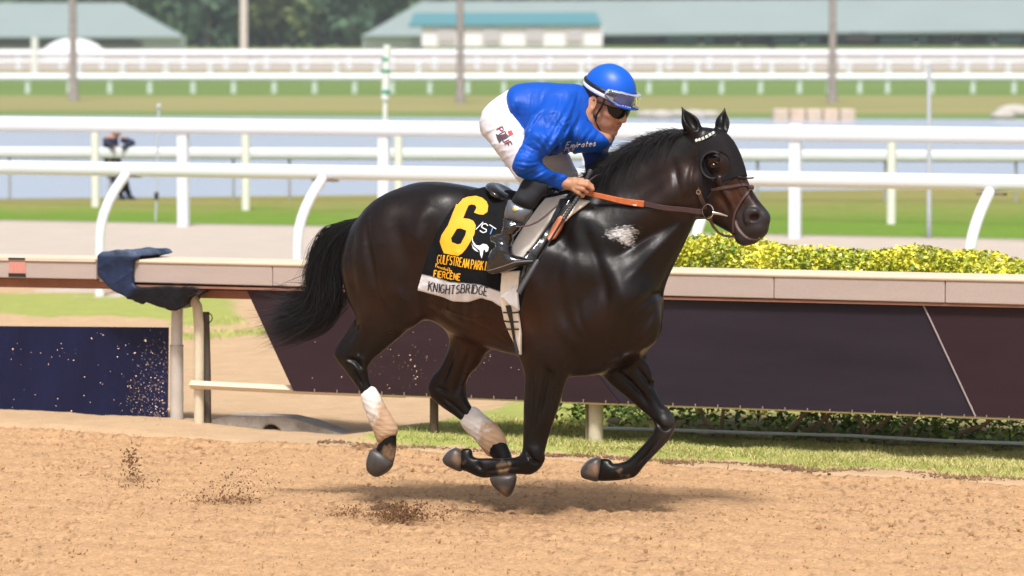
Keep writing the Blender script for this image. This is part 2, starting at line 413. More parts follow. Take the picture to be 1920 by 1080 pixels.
def surf(o_or_vf, fr=None):
    """BVH of a sculpted mesh in its local frame"""
    me = o_or_vf.data; V = np.empty(len(me.vertices) * 3, np.float32); me.vertices.foreach_get('co', V); V = V.reshape(-1, 3)
    L = np.empty(len(me.loops), np.int32); me.loops.foreach_get('vertex_index', L); Fc = L.reshape(-1, 4)
    return BVHTree.FromPolygons(V.tolist(), Fc.tolist())
R = random.Random(7); NR = np.random.default_rng(7)
# ================================================================== PLACE

def line_frame(a, b):
    A = at_ground(*a); B = at_ground(*b); return Frame(math.atan2(B[1] - A[1], B[0] - A[0]), (A[0], A[1], 0))
RN = line_frame((380, 808), (1115, 846))       # line of the near rail posts
RA = line_frame((187, 555), (1815, 621))       # turf rail
RB = line_frame((345, 425), (1492, 447))       # tall double rail
RC = line_frame((178, 388), (1670, 420))
# ---- ground materials
M_dirt = material('track_dirt', (.462, .283, .150), rough=.95, spec=.15, noise=[(3.0, .09, (1, 2.2, 1)), (150, .26, (.35, .6, 1)), (60, .18, (.4, .8, 1)), (18, .08, (.6, 1, 1))], bump=[(120, .55, .012), (45, .35, .02)],
                  mixes=[('clod', (.145, .072, .032)), ('churn_shade', (.20, .105, .050), 30, .30)])
M_sand = material('sand', (.46, .315, .19), rough=.95, spec=.1, noise=[(5, .10), (60, .10)], bump=[(60, .35, .012)], mixes=[('turf', (.30, .32, .09), 9, .12), ('shade_soil', (.20, .17, .08))])
M_gravel = material('gravel', (.46, .395, .335), rough=.95, spec=.1, noise=[(2, .07), (55, .22, (1, .6, 1))])
M_turf = material('turf', (.135, .225, .030), rough=.9, spec=.1, noise=[(.35, .12, (.25, 1.5, 1)), (6, .16)], mixes=[('dry', (.24, .22, .075), 1.2, .30)])
M_far = material('far_turf', (.15, .215, .07), rough=.95, spec=.05, noise=(.12, .15, (.2, 1, 1)))
M_dry = material('dry_grass', (.265, .25, .11), rough=.95, spec=.05, noise=(.18, .18, (.25, 1, 1)))
M_pale = material('pale_track', (.42, .365, .33), rough=.95, spec=.05)
M_base = material('field', (.20, .22, .08), rough=1, spec=.05, noise=(.02, .2))
def strip(name, near, far, mat, ext=(-3200, 5400), n=40, attrs=None):
    """ground between two picture rows; each row [(px,py[,depth])...]"""
    def row(r):
        out = []
        for i in range(n + 1):
            px = ext[0] + (ext[1] - ext[0]) * i / n
            a, b = r[0], r[1]; t = (px - a[0]) / (b[0] - a[0]); py = a[1] + (b[1] - a[1]) * t
            out.append(at_ground(px, py) if len(a) < 3 else at_depth(px, py, a[2]))
        return out
    A, B = row(near), row(far); V = A + B
    o = link(name, mesh(name, V, [(i, i + 1, n + 2 + i, n + 1 + i) for i in range(n)], False), None, mat); tag(o, kind='structure')
    if attrs: attr(o.data, attrs, [0] * (n + 1) + [1] * (n + 1))
    return o
link('ground', mesh('ground', [(-740, -40, -.35), (740, -40, -.35), (740, 260, -.35), (-740, 260, -.35), (740, 640, 2.2), (-740, 640, 2.2)], [(0, 1, 2, 3), (3, 2, 4, 5)], False), None, M_base)['kind'] = 'structure'
E_h = ((0, 808), (1920, 915)); E_g = ((0, 553), (1920, 612)); E_t = ((0, 412), (1920, 448)); E_l = ((0, 373), (1920, 352)); E_f = ((0, 217), (1920, 224))
strip('gravel_path', E_g, E_t, M_gravel)
strip('turf_course', E_t, E_l, M_turf, attrs='dry')
M_water = material('lake_water', (.45, .52, .66), rough=.18, spec=.5, bump=[(1.2, .35, .05, (.4, 1, 1)), (6, .25, .01, (.4, 1, 1))])
strip('lake', E_l, E_f, M_water)
strip('lake_shore', E_f, ((0, 208), (1920, 214)), M_far)
strip('dry_bank', ((0, 208), (1920, 214)), ((0, 180, F * CH / 90), (1920, 180, F * CH / 90)), M_dry)
YE = F * CH / 90
strip('far_turf', ((0, 180, YE), (1920, 180, YE)), ((0, 140, 222), (1920, 140, 222)), M_far)
strip('far_verge', ((0, 140, 222), (1920, 140, 222)), ((0, 132, 232), (1920, 132, 232)), M_dry)
strip('far_track', ((0, 132, 232), (1920, 132, 232)), ((0, 106, 270), (1920, 106, 270)), M_pale)
strip('far_field', ((0, 106, 270), (1920, 106, 270)), ((0, 91, 470), (1920, 91, 470)), M_dry)
strip('barn_yard', ((0, 91, 470), (1920, 91, 470)), ((0, 86, 900), (1920, 86, 900)), M_far, ext=(-6000, 8000))
# ---- sand berm and verge between the track and the gravel (one sheet with relief)
HE_A, HE_B = at_ground(*E_h[0]), at_ground(*E_h[1])
def edge_d(x, y):                                  # distance beyond the harrowed edge
    d = HE_B - HE_A; n = np.array([-d[1], d[0]]); n /= np.linalg.norm(n); return (x - HE_A[0]) * n[0] + (y - HE_A[1]) * n[1]
def zland(x, y):
    q = RN.tol(np.stack([x, y, np.zeros_like(x)], 1)); lx, ly = q[:, 0], q[:, 1]
    P = np.stack([x, y], 1)
    berm = .055 * np.exp(-((ly + .15) / .5) ** 2) * np.clip(-(lx - .4) / .6, 0, 1)
    grassy = .035 * np.clip((ly + .42) / .10, 0, 1) * np.clip((lx - 1.0) / .3, 0, 1)
    return -.22 * np.clip(-(edge_d(x, y) + .01) / .12, 0, 1) + .022 + berm + grassy + .012 * fbm(P, 2.5, 3, 4) + .006 * fbm(P, 14, 3, 9) + .05 * np.clip((ly - .8) / 3, 0, 1) * fbm(P, .7, 2, 8)
def pxw(W):
    w = W - CAMP; z = w[:, 1] * CP - w[:, 2] * SP; u = w[:, 1] * SP + w[:, 2] * CP; return np.stack([960 + F * w[:, 0] / z, 540 - F * u / z], 1)
def grid_sheet(name, fr, x0, x1, y0, y1, dx, dy, zf, mat, at=None):
    nx = int((x1 - x0) / dx) + 1; ny = int((y1 - y0) / dy) + 1
    X, Y = np.meshgrid(np.linspace(x0, x1, nx), np.linspace(y0, y1, ny), indexing='ij'); L = np.stack([X.ravel(), Y.ravel(), np.zeros(X.size)], 1)
    W = fr.tow(L) if fr is not None else L.copy(); W[:, 2] = zf(W[:, 0], W[:, 1]); I = np.arange(nx * ny).reshape(nx, ny)
    Fq = np.stack([I[:-1, :-1].ravel(), I[1:, :-1].ravel(), I[1:, 1:].ravel(), I[:-1, 1:].ravel()], 1)
    me = mesh(name, W, Fq)
    for k, v in (at(W, L) if at else {}).items(): attr(me, k, v)
    return link(name, me, None, mat)
def land_at(W, L):
    P = W[:, :2]; px = np.array(L)
    lx, ly = L[:, 0], L[:, 1]
    t = turf_mask(W) * .9 + np.clip((lx - 1.0) / .5, 0, 1) * np.clip((ly + .45) / .12, 0, 1)
    return {'turf': np.clip(t, 0, 1), 'shade_soil': np.clip((lx - 2.2) / .4, 0, 1) * np.clip((ly - .42) / .1, 0, 1) * np.clip((2.2 - ly) / .2, 0, 1)}  # last mask: dark soil strip, painted in for the shade under the hedge
def zdirt(x, y):
    P = np.stack([x, y], 1); c, s_ = math.cos(RN.yaw), math.sin(RN.yaw); U = np.stack([x * c + y * s_, -x * s_ + y * c], 1)
    e = edge_d(x, y)
    z = .004 * fbm(P * [1, .8], 11, 3, 1, .6) + .012 * fbm(P * [1, .8], 50, 2, 2) + .006 * np.clip(fbm(P * [1, .9], 30, 2, 3) - .10, 0, 1) * 2.4
    z += .008 * np.sin(U[:, 1] * 19 + 1.2 * fbm(P, 1.3, 2, 6)) + .012 * fbm(P, 1.1, 2, 12)
    z += .035 * np.exp(-((e + .10) / .07) ** 2) * (1 + .5 * fbm(P, 5, 3, 14)) - .16 * np.clip((e - .06) / .25, 0, 1)
    for (px, py, rx, dz) in ((750, 968, .30, -.03), (1000, 955, .5, -.015), (440, 935, .25, -.02)):
        g = at_ground(px, py); q = ((x - g[0]) / rx) ** 2 + ((y - g[1]) / .5) ** 2; z = z + dz * np.exp(-q) + .02 * np.exp(-q) * fbm(P, 20, 3, 21)
    return z
def dirt_at(W, L):
    P = W[:, :2]; c = np.clip((fbm(P * [1, .45], 42, 3, 41) - .26) * 6, 0, 1) * np.clip(.55 + 1.2 * fbm(P, 1.6, 2, 43), 0.1, 1)
    w = np.zeros(len(P))
    for (px, py, rx, ry, a) in ((750, 965, .22, .45, .62), (640, 960, .3, .4, .42), (1010, 962, .75, .75, .52), (1200, 955, .5, .6, .40), (440, 935, .28, .4, .45), (250, 900, .10, .3, .45)):  # churned dirt patches, plus the horse's shadow painted in beneath it
        g = at_ground(px, py); w = np.maximum(w, a * np.exp(-((W[:, 0] - g[0]) / rx) ** 2 - ((W[:, 1] - g[1]) / ry) ** 2))
    e = edge_d(W[:, 0], W[:, 1]); w = np.maximum(w, .40 * np.exp(-((e + .06) / .07) ** 2))
    return {'clod': c * .6, 'churn_shade': w}
dirt = grid_sheet('dirt_track', None, -3.9, 4.1, 15.9, 24.9, .0105, .026, zdirt, M_dirt, dirt_at); tag(dirt, kind='structure')
outer = mesh('outer', [(-60, -20, -.14), (60, -20, -.14), (60, 26, -.14), (-60, 26, -.14)], [(0, 1, 2, 3)], False); tag(link('outer_track', outer, None, M_dirt), kind='structure')
# ---- loose clods thrown up by the hooves (nobody could count them)
def blob(mb, c, r, rg):
    t = (1 + 5 ** .5) / 2
    v = np.array([(-1, t, 0), (1, t, 0), (-1, -t, 0), (1, -t, 0), (0, -1, t), (0, 1, t), (0, -1, -t), (0, 1, -t), (t, 0, -1), (t, 0, 1), (-t, 0, -1), (-t, 0, 1)]) / 1.9
    v = v * (1 + rg.uniform(-.5, .5, (12, 1))) * rg.uniform(.4, 1.5, 3) * r + c
    mb.add(v, [(0, 11, 5), (0, 5, 1), (0, 1, 7), (0, 7, 10), (0, 10, 11), (1, 5, 9), (5, 11, 4), (11, 10, 2), (10, 7, 6), (7, 1, 8), (3, 9, 4), (3, 4, 2), (3, 2, 6), (3, 6, 8), (3, 8, 9), (4, 9, 5), (2, 4, 11), (6, 2, 10), (8, 6, 7), (9, 8, 1)])
mb = MB()
for (px, py, sx, sy, n, rr, base) in ((748, 958, 26, 11, 520, .0062, 972), (760, 966, 50, 6, 300, .0045, 978), (245, 868, 9, 15, 150, .0065, 905), (255, 905, 24, 12, 130, .0042, 915), (445, 915, 36, 21, 420, .0040, 940), (420, 938, 38, 6, 260, .0042, 946), (660, 958, 26, 9, 180, .0042, 968), (860, 955, 70, 9, 220, .0035, 970)):
    g = at_ground(px, base)
    for k in range(n):
        x = NR.normal(px, sx); y = NR.normal(py, sy); 
        if y > base + 14: continue
        p = at_depth(x, y, g[1] + NR.normal(0, .08))
        if p[2] < .004: p[2] = .004
        blob(mb, p, rr * NR.uniform(.2, 1.15), NR)
o = mb.build('flying_dirt', material('clod_dirt', (.17, .092, .048), rough=.95, spec=.1), None, False); tag(o, kind='stuff')
mb = MB()
for k in range(8500):
    x, y = NR.uniform(-3.3, 3.5), 16.3 + 7.4 * NR.uniform(0, 1); r_ = NR.uniform(.0016, .0050) * (1 + 1.2 * (NR.uniform() < .04))
    if edge_d(x, y) > -.05: continue
    blob(mb, np.array([x, y, float(r_) * .4 + .004]), r_, NR)
CL = mb
V_ = np.concatenate(CL.V); cz = np.repeat([v.mean(0) for v in CL.V], 12, 0); V_[:, 2] += zdirt(cz[:, 0], cz[:, 1]); CL.V = [V_]
o = CL.build('loose_clods', material('loose_dirt', (.40, .235, .115), rough=.95, spec=.1), None, False); tag(o, kind='stuff')
mb = MB()
for k in range(300):                                # pale sand grains in the air in front of the boards
    if k < 170: x, y = NR.normal(290, 26), 800 - abs(NR.normal(0, 75)); 
    elif k < 240: x, y = NR.normal(830, 90), NR.normal(680, 36)
    else: x, y = NR.uniform(20, 320), NR.uniform(620, 790)
    if x > 308 and y > 600 and k < 170: continue
    blob(mb, at_depth(x, y, D0 + NR.uniform(.6, 2.6)), NR.uniform(.0016, .0048), NR)
o = mb.build('sand_spray', material('sand_grain', (.55, .38, .25), rough=.9), None, False); tag(o, kind='stuff')
# ---- grass blades of the verge
M_blade = material('grass_blade', (.24, .31, .055), rough=.75, spec=.15, mixes=[('dry', (.68, .58, .26))])
def grass(name, L, h, mat):
    n = len(L); W = RN.tow(np.c_[L, np.zeros(n)]); W[:, 2] = zland(W[:, 0], W[:, 1]) - .008
    hh = h * NR.uniform(.4, 1.2, n) * np.clip(1 + .6 * fbm(L, 5, 2, 77), .4, 1.6); a = NR.uniform(0, 6.28, n); b = np.stack([np.cos(a), np.sin(a), 0 * a], 1) * NR.uniform(.0013, .0028, n)[:, None]
    le = np.stack([NR.normal(0, .55, n), NR.normal(0, .55, n), np.ones(n)], 1) * hh[:, None]; tip = le.copy(); tip[:, 2] = -np.abs(le[:, 0])
    V = np.stack([W - b, W + b, W + le * .55 + b * .7, W + le * .55 - b * .7, W + le + tip * .3], 1).reshape(-1, 3); k = np.arange(n)[:, None] * 5
    Fq = [tuple(r) for r in (k + [0, 1, 2, 3])] + [tuple(r) for r in (k + [3, 2, 4])]
    me = mesh(name, V, np.concatenate([k + [0, 1, 2], k + [0, 2, 3], k + [3, 2, 4]])); dd = NR.uniform(0, 1, n) ** 1.1 * np.clip(1.25 + 1.2 * fbm(L, 2.2, 3, 61), .2, 1.9)
    attr(me, 'dry', np.repeat(np.clip(dd, 0, 1), 5)); o = link(name, me, None, mat); tag(o, kind='stuff'); return o
lr0 = RN.P(690, 800, -.2)[0]
n = 62000; lx = NR.uniform(lr0, 5.9, n); ly = -.46 + .07 * np.sin(lx * 7) + .05 * np.sin(lx * 17 + 1) + np.where(lx < 2.7, 1.5, .95) * NR.uniform(0, 1, n)
keep = (lx > lr0 + .9) | (NR.uniform(0, 1, n) < (lx - lr0) / .9 + .1)
grass('verge_grass', np.stack([lx, ly], 1)[keep], .034, M_blade)
def turf_mask(W):
    q = pxw(np.c_[W[:, :2], np.zeros(len(W))]); x, y = q[:, 0], q[:, 1]; nz = fbm(W[:, :2], .9, 3, 31)
    return np.clip((608 - y + 16 * nz) / 8, 0, 1) * np.clip((470 - x) / 60 + .4 * nz, 0, 1) * np.clip((y - 548) / 5, 0, 1) + .8 * np.exp(-((y - 632 - (x - 400) * -.06) / 13) ** 2) * (x > 340) * (nz > -.15)
n = 60000; L = np.stack([NR.uniform(-4.6, 1.8, n), NR.uniform(1.2, 9.5, n)], 1); m = turf_mask(RN.tow(np.c_[L, np.zeros(n)])) > NR.uniform(.15, .9, n)
land = grid_sheet('sand_verge', RN, -9, 13, -1.1, 15.5, .03, .045, zland, M_sand, land_at); tag(land, kind='structure')
grass('back_grass', L[m], .045, M_blade)
mb = MB()                                           # torn earth along the edge of the verge
for k in range(2600):
    lx = NR.uniform(lr0 - .2, 5.9); ly = -.47 + .07 * math.sin(lx * 7) + NR.normal(0, .05); w = RN.tow(np.array([lx, ly, .012 + .012])); blob(mb, w, NR.uniform(.003, .010), NR)
o = mb.build('torn_earth', material('dark_earth', (.20, .115, .06), rough=.95, mixes=()), None, False); tag(o, kind='stuff')
# ---- paint and metal
M_white = material('white_rail', (.75, .78, .83), rough=.35, spec=.5, noise=(1.2, .03))
M_cream = material('cream_paint', (.66, .57, .42), rough=.5, noise=[(7, .12), (60, .06)])
M_beam = material('beige_beam', (.46, .375, .335), rough=.55, noise=[(3, .05, (1, 1, 6)), (90, .06)])
M_cap = material('cream_cap', (.68, .56, .42), rough=.5, noise=(6, .06))
M_lip = material('rust_lip', (.32, .15, .10), rough=.7, noise=(8, .2))
M_plum = material('plum_board', (.034, .018, .023), rough=.45, spec=.2, noise=[(2.2, .12, (1, 1, 4)), (60, .05)], mixes=[('dust', (.20, .14, .10), 60, .04)])
M_purple = material('purple_board', (.026, .020, .030), rough=.42, spec=.22, noise=[(1.6, .20, (.5, 1, 5)), (60, .05)])
M_navy = material('navy_board', (.009, .012, .046), rough=.42, spec=.2, noise=[(2.5, .35, (1.6, 1, .5)), (30, .08)], mixes=[('dust', (.30, .23, .18), 75, .035)], bump=[(3, .15, .03)])
M_grey = material('grey_metal', (.42, .43, .45), rough=.4, metal=.3, noise=(9, .12))
M_dark = material('dark_rubber', (.02, .018, .017), rough=.6)
M_steel = material('bracket_steel', (.28, .22, .18), rough=.5, metal=.4)
# ---- near rail: wide box rail, boards, posts
def rn_beam(mb, x0, x1, lat0, lat1, p0, p1, h, m=0, top=True):
    """beam whose front top edge passes through pixels p0, p1"""
    a = RN.P(*p0, lat0); b = RN.P(*p1, lat0)
    def z(x): return a[2] + (b[2] - a[2]) * (x - a[0]) / (b[0] - a[0])
    c = [(x0, lat0, z(x0) - h), (x1, lat0, z(x1) - h), (x1, lat1, z(x1) - h), (x0, lat1, z(x0) - h), (x0, lat0, z(x0)), (x1, lat0, z(x1)), (x1, lat1, z(x1)), (x0, lat1, z(x0))]
    mb.hexa([RN.tow(np.array(q, float)) for q in c], m); return z
X0 = RN.P(187, 500, -.15)[0]; XE = RN.P(3000, 570, -.15)[0]; XL = RN.P(-260, 480, -.15)[0]
def bevel(o, w=.006, seg=2):
    m = o.modifiers.new('bevel', 'BEVEL'); m.width = w; m.segments = seg; m.limit_method = 'ANGLE'; m.angle_limit = rad(40); return o
rail = empty('track_rail', tuple(RN.tow(np.array([1., 0, 0]))), RN.yaw)
def child(o, root):
    o.parent = root; bpy.context.view_layer.update(); o.matrix_parent_inverse = root.matrix_world.inverted(); return o
tag(rail, 'wide beige covered rail along the dirt track, running behind the horse to the right edge', 'rail')
SPL = [X0 + .0] + [RN.P(x, 520, -.15)[0] for x in (512, 1452, 1773)] + [XE]
for i in range(4):
    mb = MB(); rn_beam(mb, SPL[i] + .002, SPL[i + 1] - .002, -.16, .22, (260, 492), (1900, 529), .125)
    child(bevel(mb.build('beam', M_beam, None, False)), rail)
mb = MB(); rn_beam(mb, X0, XE, -.168, .225, (260, 487), (1900, 522), .022); child(bevel(mb.build('cap', M_cap, None, False), .008), rail)
mb = MB(); rn_beam(mb, X0 + .01, XE, -.150, .20, (260, 534), (1900, 572), .014); child(mb.build('lip', M_lip, None, False), rail)
mb = MB(); rn_beam(mb, X0 + .3, XE, .02, .16, (260, 541), (1900, 579), .05); child(mb.build('under_beam', M_lip, None, False), rail)
rail2 = empty('track_rail', tuple(RN.tow(np.array([-2.6, 0, 0]))), RN.yaw); tag(rail2, 'short left section of beige rail with a pink and black taped joint', 'rail')
mb = MB(); rn_beam(mb, XL, X0 - .02, -.16, .22, (0, 488), (185, 491), .11); child(bevel(mb.build('beam', M_beam, None, False)), rail2)
mb = MB(); rn_beam(mb, XL, X0 - .02, -.168, .225, (0, 483), (185, 486), .018); child(mb.build('cap', M_cap, None, False), rail2)
mb = MB(); rn_beam(mb, XL, X0 + .35, -.02, .20, (0, 522), (185, 525), .055); child(mb.build('under_beam', M_lip, None, False), rail2)
xa, xb = RN.P(16, 500, -.17)[0], RN.P(47, 500, -.17)[0]
mb = MB(); rn_beam(mb, xa, xb, -.166, -.158, (0, 490), (185, 493), .085); child(mb.build('tape_patch', material('pink_tape', (.62, .27, .22), rough=.6, noise=(30, .15, (6, 1, .3))), None, False), rail2)
for (u_, v_, w_) in ((483, 486, .012), (512, 515, .022)): mb = MB(); rn_beam(mb, xa, xb, -.172, -.158, (0, u_), (185, v_), w_); child(mb.build('tape_edge', M_dark, None, False), rail2)
def board(name, poly, lat, th, mat, dens=.02, dust=None):
    """flat board from pixel outline, gridded so that dust can be set per vertex"""
    P = RN.PP(poly, lat); cen = P.mean(0); bm = bmesh.new()
    vs = [bm.verts.new(RN.tow(p)) for p in P]; f = bm.faces.new(vs); r = bmesh.ops.extrude_face_region(bm, geom=[f]); n = RN.y * th
    for v in [g for g in r['geom'] if isinstance(g, bmesh.types.BMVert)]: v.co += Vector(n)
    bmesh.ops.recalc_face_normals(bm, faces=bm.faces)
    bmesh.ops.triangulate(bm, faces=bm.faces)
    if dust is not None:
        for it in range(9):
            ed = [e for e in bm.edges if e.calc_length() > dens]
            if not ed: break
            bmesh.ops.subdivide_edges(bm, edges=ed, cuts=1); bmesh.ops.triangulate(bm, faces=bm.faces)
    me = bpy.data.meshes.new(name); bm.to_mesh(me); bm.free(); o = link(name, me, None, mat)
    if dust is not None:
        V = np.array([v.co[:] for v in me.vertices]); attr(me, 'dust', dust(V))
    return o
def dust_plum(V):
    q = pxw(V); return np.clip(.335 - .0006 * np.hypot(q[:, 0] - 760, (q[:, 1] - 690) * 1.6), 0, .36)
o = board('rail_board', [(457, 532), (1000, 552), (1160, 756), (550, 733)], -.12, .012, M_plum, .05, dust_plum); tag(o, 'plum coloured board hung under the rail behind the horse, with a slanting left end', 'board', 'boards hung under the track rail')
o = board('rail_board', [(1004, 552), (1726, 567), (1826, 780), (1164, 756)], -.12, .012, M_purple); tag(o, 'dark purple board hung under the rail, between the horse and the slanting pale seam', 'board', 'boards hung under the track rail')
o = board('rail_board', [(1731, 567), (2100, 577), (2100, 793), (1831, 780)], -.12, .012, M_plum, .05, lambda V: np.zeros(len(V))); tag(o, 'plum board at the right edge, to the right of the slanting pale seam', 'board', 'boards hung under the track rail')
mb = MB(); a, b = RN.tow(RN.P(1728.5, 566, -.126)), RN.tow(RN.P(1828.5, 780, -.126)); mb.tube([a, b], .0055, 6); tag(mb.build('board_seam', material('seam', (.30, .24, .25), rough=.5)), 'thin pale slanting strip covering the seam between two boards', 'strip')
mb = MB(); a, b = RN.tow(RN.P(1001, 552, -.108)), RN.tow(RN.P(1162, 757, -.108)); mb.tube([a, b], .008, 6); o = mb.build('seam_backing', M_plum); tag(o, 'dark strip behind the joint of two boards under the chest of the horse', 'strip')
mb = MB(); pts = [RN.tow(RN.P(x, y, -.105)) for x, y in ((550, 733.5), (1115, 755.5), (1500, 769), (1900, 785), (2100, 793))]
A = RN.R.copy(); mb.tube(pts, .009, 4, m=0); lipo = mb.build('board_lip', M_cap, None, False); tag(lipo, 'thin tan strip along the bottom edge of the hanging boards', 'strip')
mb = MB()
x = 590.
while x < 1930:
    y = 733 + (x - 550) * (786 - 733) / 1350; p = RN.tow(RN.P(x, y - 2, -.127)); mb.box(p, (.006, .006, .022), RN.R); x += 42
o = mb.build('board_clip', material('clip', (.34, .27, .22), rough=.5, metal=.3), lipo, False); o['kind'] = 'stuff'
# navy board on the left
def dust_navy(V):
    q = pxw(V); return np.clip(.385 * np.exp(-((q[:, 0] - 292) / 45) ** 2 - ((q[:, 1] - 760) / 70) ** 2) + .33 * np.exp(-((q[:, 0] - 300) / 30) ** 2 - ((q[:, 1] - 700) / 60) ** 2) + .235, 0, .370)
o = board('rail_board', [(-60, 611), (315, 614), (313, 800), (200, 800), (-60, 790)], -.02, .012, M_navy, .04, dust_navy); tag(o, 'navy blue board splashed with sand at the left edge, half sunk in the berm', 'board', 'boards hung under the track rail')
# posts
def post_pts(pts, lat): return [RN.tow(RN.P(x, y, lat)) for x, y in pts]
r1 = empty('rail_post', tuple(post_pts([(332, 803)], .0)[0])); tag(r1, 'pale grey sleeved rail post beside the navy board', 'post', 'posts of the track rail')
mb = MB(); mb.tube(post_pts([(330, 812), (331, 700), (332, 600), (333, 545)], 0), .036, 16); child(mb.build('post', material('post_white', (.60, .56, .52), rough=.45, noise=(8, .1)), None), r1)
mb = MB(); mb.tube(post_pts([(331.5, 806), (331.5, 648)], 0), .041, 16); child(mb.build('sleeve', material('post_sleeve', (.50, .45, .40), rough=.55, noise=(6, .16)), None), r1)
mb = MB(); mb.torus(post_pts([(331.5, 648)], 0)[0], (0, 0, 1), .041, .004, 16, 6, up=(1, 0, 0)); child(mb.build('collar', M_grey, None), r1)
r2 = empty('rail_post', tuple(post_pts([(373, 808)], .0)[0])); tag(r2, 'cream rail post with a bent neck, a dark strip strapped along its back', 'post', 'posts of the track rail')
mb = MB(); mb.tube(post_pts([(373, 818), (373, 700), (373, 610), (370, 575), (360, 555), (345, 538), (330, 530)], -.03), [.031] * 5 + [.034, .04], 16); child(mb.build('post', M_cream, None), r2)
mb = MB(); mb.tube(post_pts([(388, 812), (387, 700), (384, 585)], .04), .028, 8); child(mb.build('back_strip', material('old_wood', (.10, .075, .055), rough=.8, noise=(14, .4, (1, 1, .2))), None), r2)
mb = MB(); mb.torus(post_pts([(390, 596)], .03)[0], RN.y, .03, .0035, 18, 6); child(mb.build('cable_loop', M_dark, None), r2)
mb = MB(); mb.tube([RN.tow(RN.P(358, 721, -.07)), RN.tow(RN.P(560, 731, -.07)), RN.tow(RN.P(760, 738, -.02))], .026, 4); o = child(mb.build('cross_bar', M_cap, None, False), r2)
for (x, yb, yt, w, mt, lab) in ((814, 838, 720, .026, 'w', 'weathered dark wooden post under the boards between the hind legs'), (1117, 848, 730, .045, 'c', 'cream round post under the boards between the two forelegs')):
    mb = MB(); mb.tube(post_pts([(x, yb), (x, yt - 150)], .0), w, 16)
    if mt == 'w':
        o = mb.build('rail_post', material('weathered_wood', (.12, .08, .05), rough=.85, noise=(16, .45, (1, 1, .15)))); tag(o, lab, 'post', 'posts of the track rail')
    else:
        q = empty('rail_post', tuple(post_pts([(x, yb)], 0)[0])); tag(q, lab, 'post', 'posts of the track rail'); child(mb.build('post', M_cream), q)
        mb = MB(); mb.box(post_pts([(x - 14, (yb + yt) / 2)], -.01)[0], (.014, .05, .34), RN.R); child(mb.build('left_strip', material('dark_left_strip', (.20, .14, .10), rough=.7), None, False), q)  # thin dark box along the left side of the cream post
# white pipe on the grass behind the verge
mb = MB(); mb.tube([RN.tow(RN.P(x, y, .45)) for x, y in ((1130, 803), (1250, 806), (1420, 812), (1600, 817), (1760, 826), (1960, 833))], .010, 8); tag(mb.build('pipe', material('pipe_white', (.78, .83, .88), rough=.4)), 'thin pale blue pipe lying on the grass under the hedge', 'pipe')
# culvert
cv = empty('culvert', tuple(RN.tow(RN.P(508, 812, .1)))); tag(cv, 'low grey concrete culvert wall with a round dark drain hole', 'culvert')
CVP = Solid(); CVP.add(Slab(RN, [(408, 786), (436, 777), (545, 779), (585, 789), (694, 826), (694, 845), (430, 845), (408, 800)], .02, .20, .1, 0), 0)
CVP.cut(Cap(RN.P(509, 813, -.2), RN.P(509, 813, .13), .055, .055), .012)
CVP.fn(lambda p, d: d + .004 * fbm(p, 30, 3, 6))
o = sculpt('wall', CVP, .009, RN, material('old_concrete', (.29, .255, .22), rough=.9, noise=[(9, .28), (60, .15)], bump=[(40, .4, .01)]), smooth=1); RN.place(o); child(o, cv)
mb = MB(); mb.tube([RN.tow(RN.P(509, 813, .06)), RN.tow(RN.P(509, 813, .16))], .05, 20); child(mb.build('drain_pipe', M_dark), cv)
# navy tarpaulin wrapped round the end of the rail
TP = Solid()
TP.add(Slab(RN, [(185,480),(192,473),(222,469),(258,472),(262,482),(254,490),(252,510),(251,532),(262,541),(320,537),(378,541),(370,549),(353,555),(349,573),(331,584),(320,577),(300,574),(276,566),(270,572),(240,557),(215,545),(186,516)], -.195, -.165, -.17, 0), 0)
TP.add(Slab(RN, [(187, 480), (194, 473), (222, 470), (256, 472), (262, 480), (240, 486), (190, 488)], -.190, .235, -.17, 0), .015)
TP.add(Slab(RN, [(252, 540), (320, 537), (378, 541), (368, 550), (352, 556), (345, 570), (331, 580), (300, 570), (262, 552)], -.19, .06, -.12, 0), .02)
TP.fn(lambda p, d: d + .006 * fbm(p, 16, 3, 3) - .012 * np.clip(.5 - np.abs(fbm(np.stack([p[:, 0] * 7 - p[:, 2] * 9, p[:, 0] * 3 + p[:, 2] * 2, p[:, 1] * 3], 1), 1, 2, 13)) * 3, 0, 1))
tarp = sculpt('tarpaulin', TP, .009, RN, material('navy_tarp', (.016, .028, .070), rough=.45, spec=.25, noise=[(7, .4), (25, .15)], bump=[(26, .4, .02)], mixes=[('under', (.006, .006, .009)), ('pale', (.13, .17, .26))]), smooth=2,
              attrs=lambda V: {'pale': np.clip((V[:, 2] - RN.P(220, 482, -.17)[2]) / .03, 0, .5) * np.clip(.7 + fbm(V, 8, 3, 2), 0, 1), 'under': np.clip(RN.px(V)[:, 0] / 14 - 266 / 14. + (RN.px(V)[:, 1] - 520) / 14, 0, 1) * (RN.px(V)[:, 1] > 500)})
tag(tarp, 'crumpled navy tarpaulin wrapped round the broken joint of the rail', 'tarpaulin')
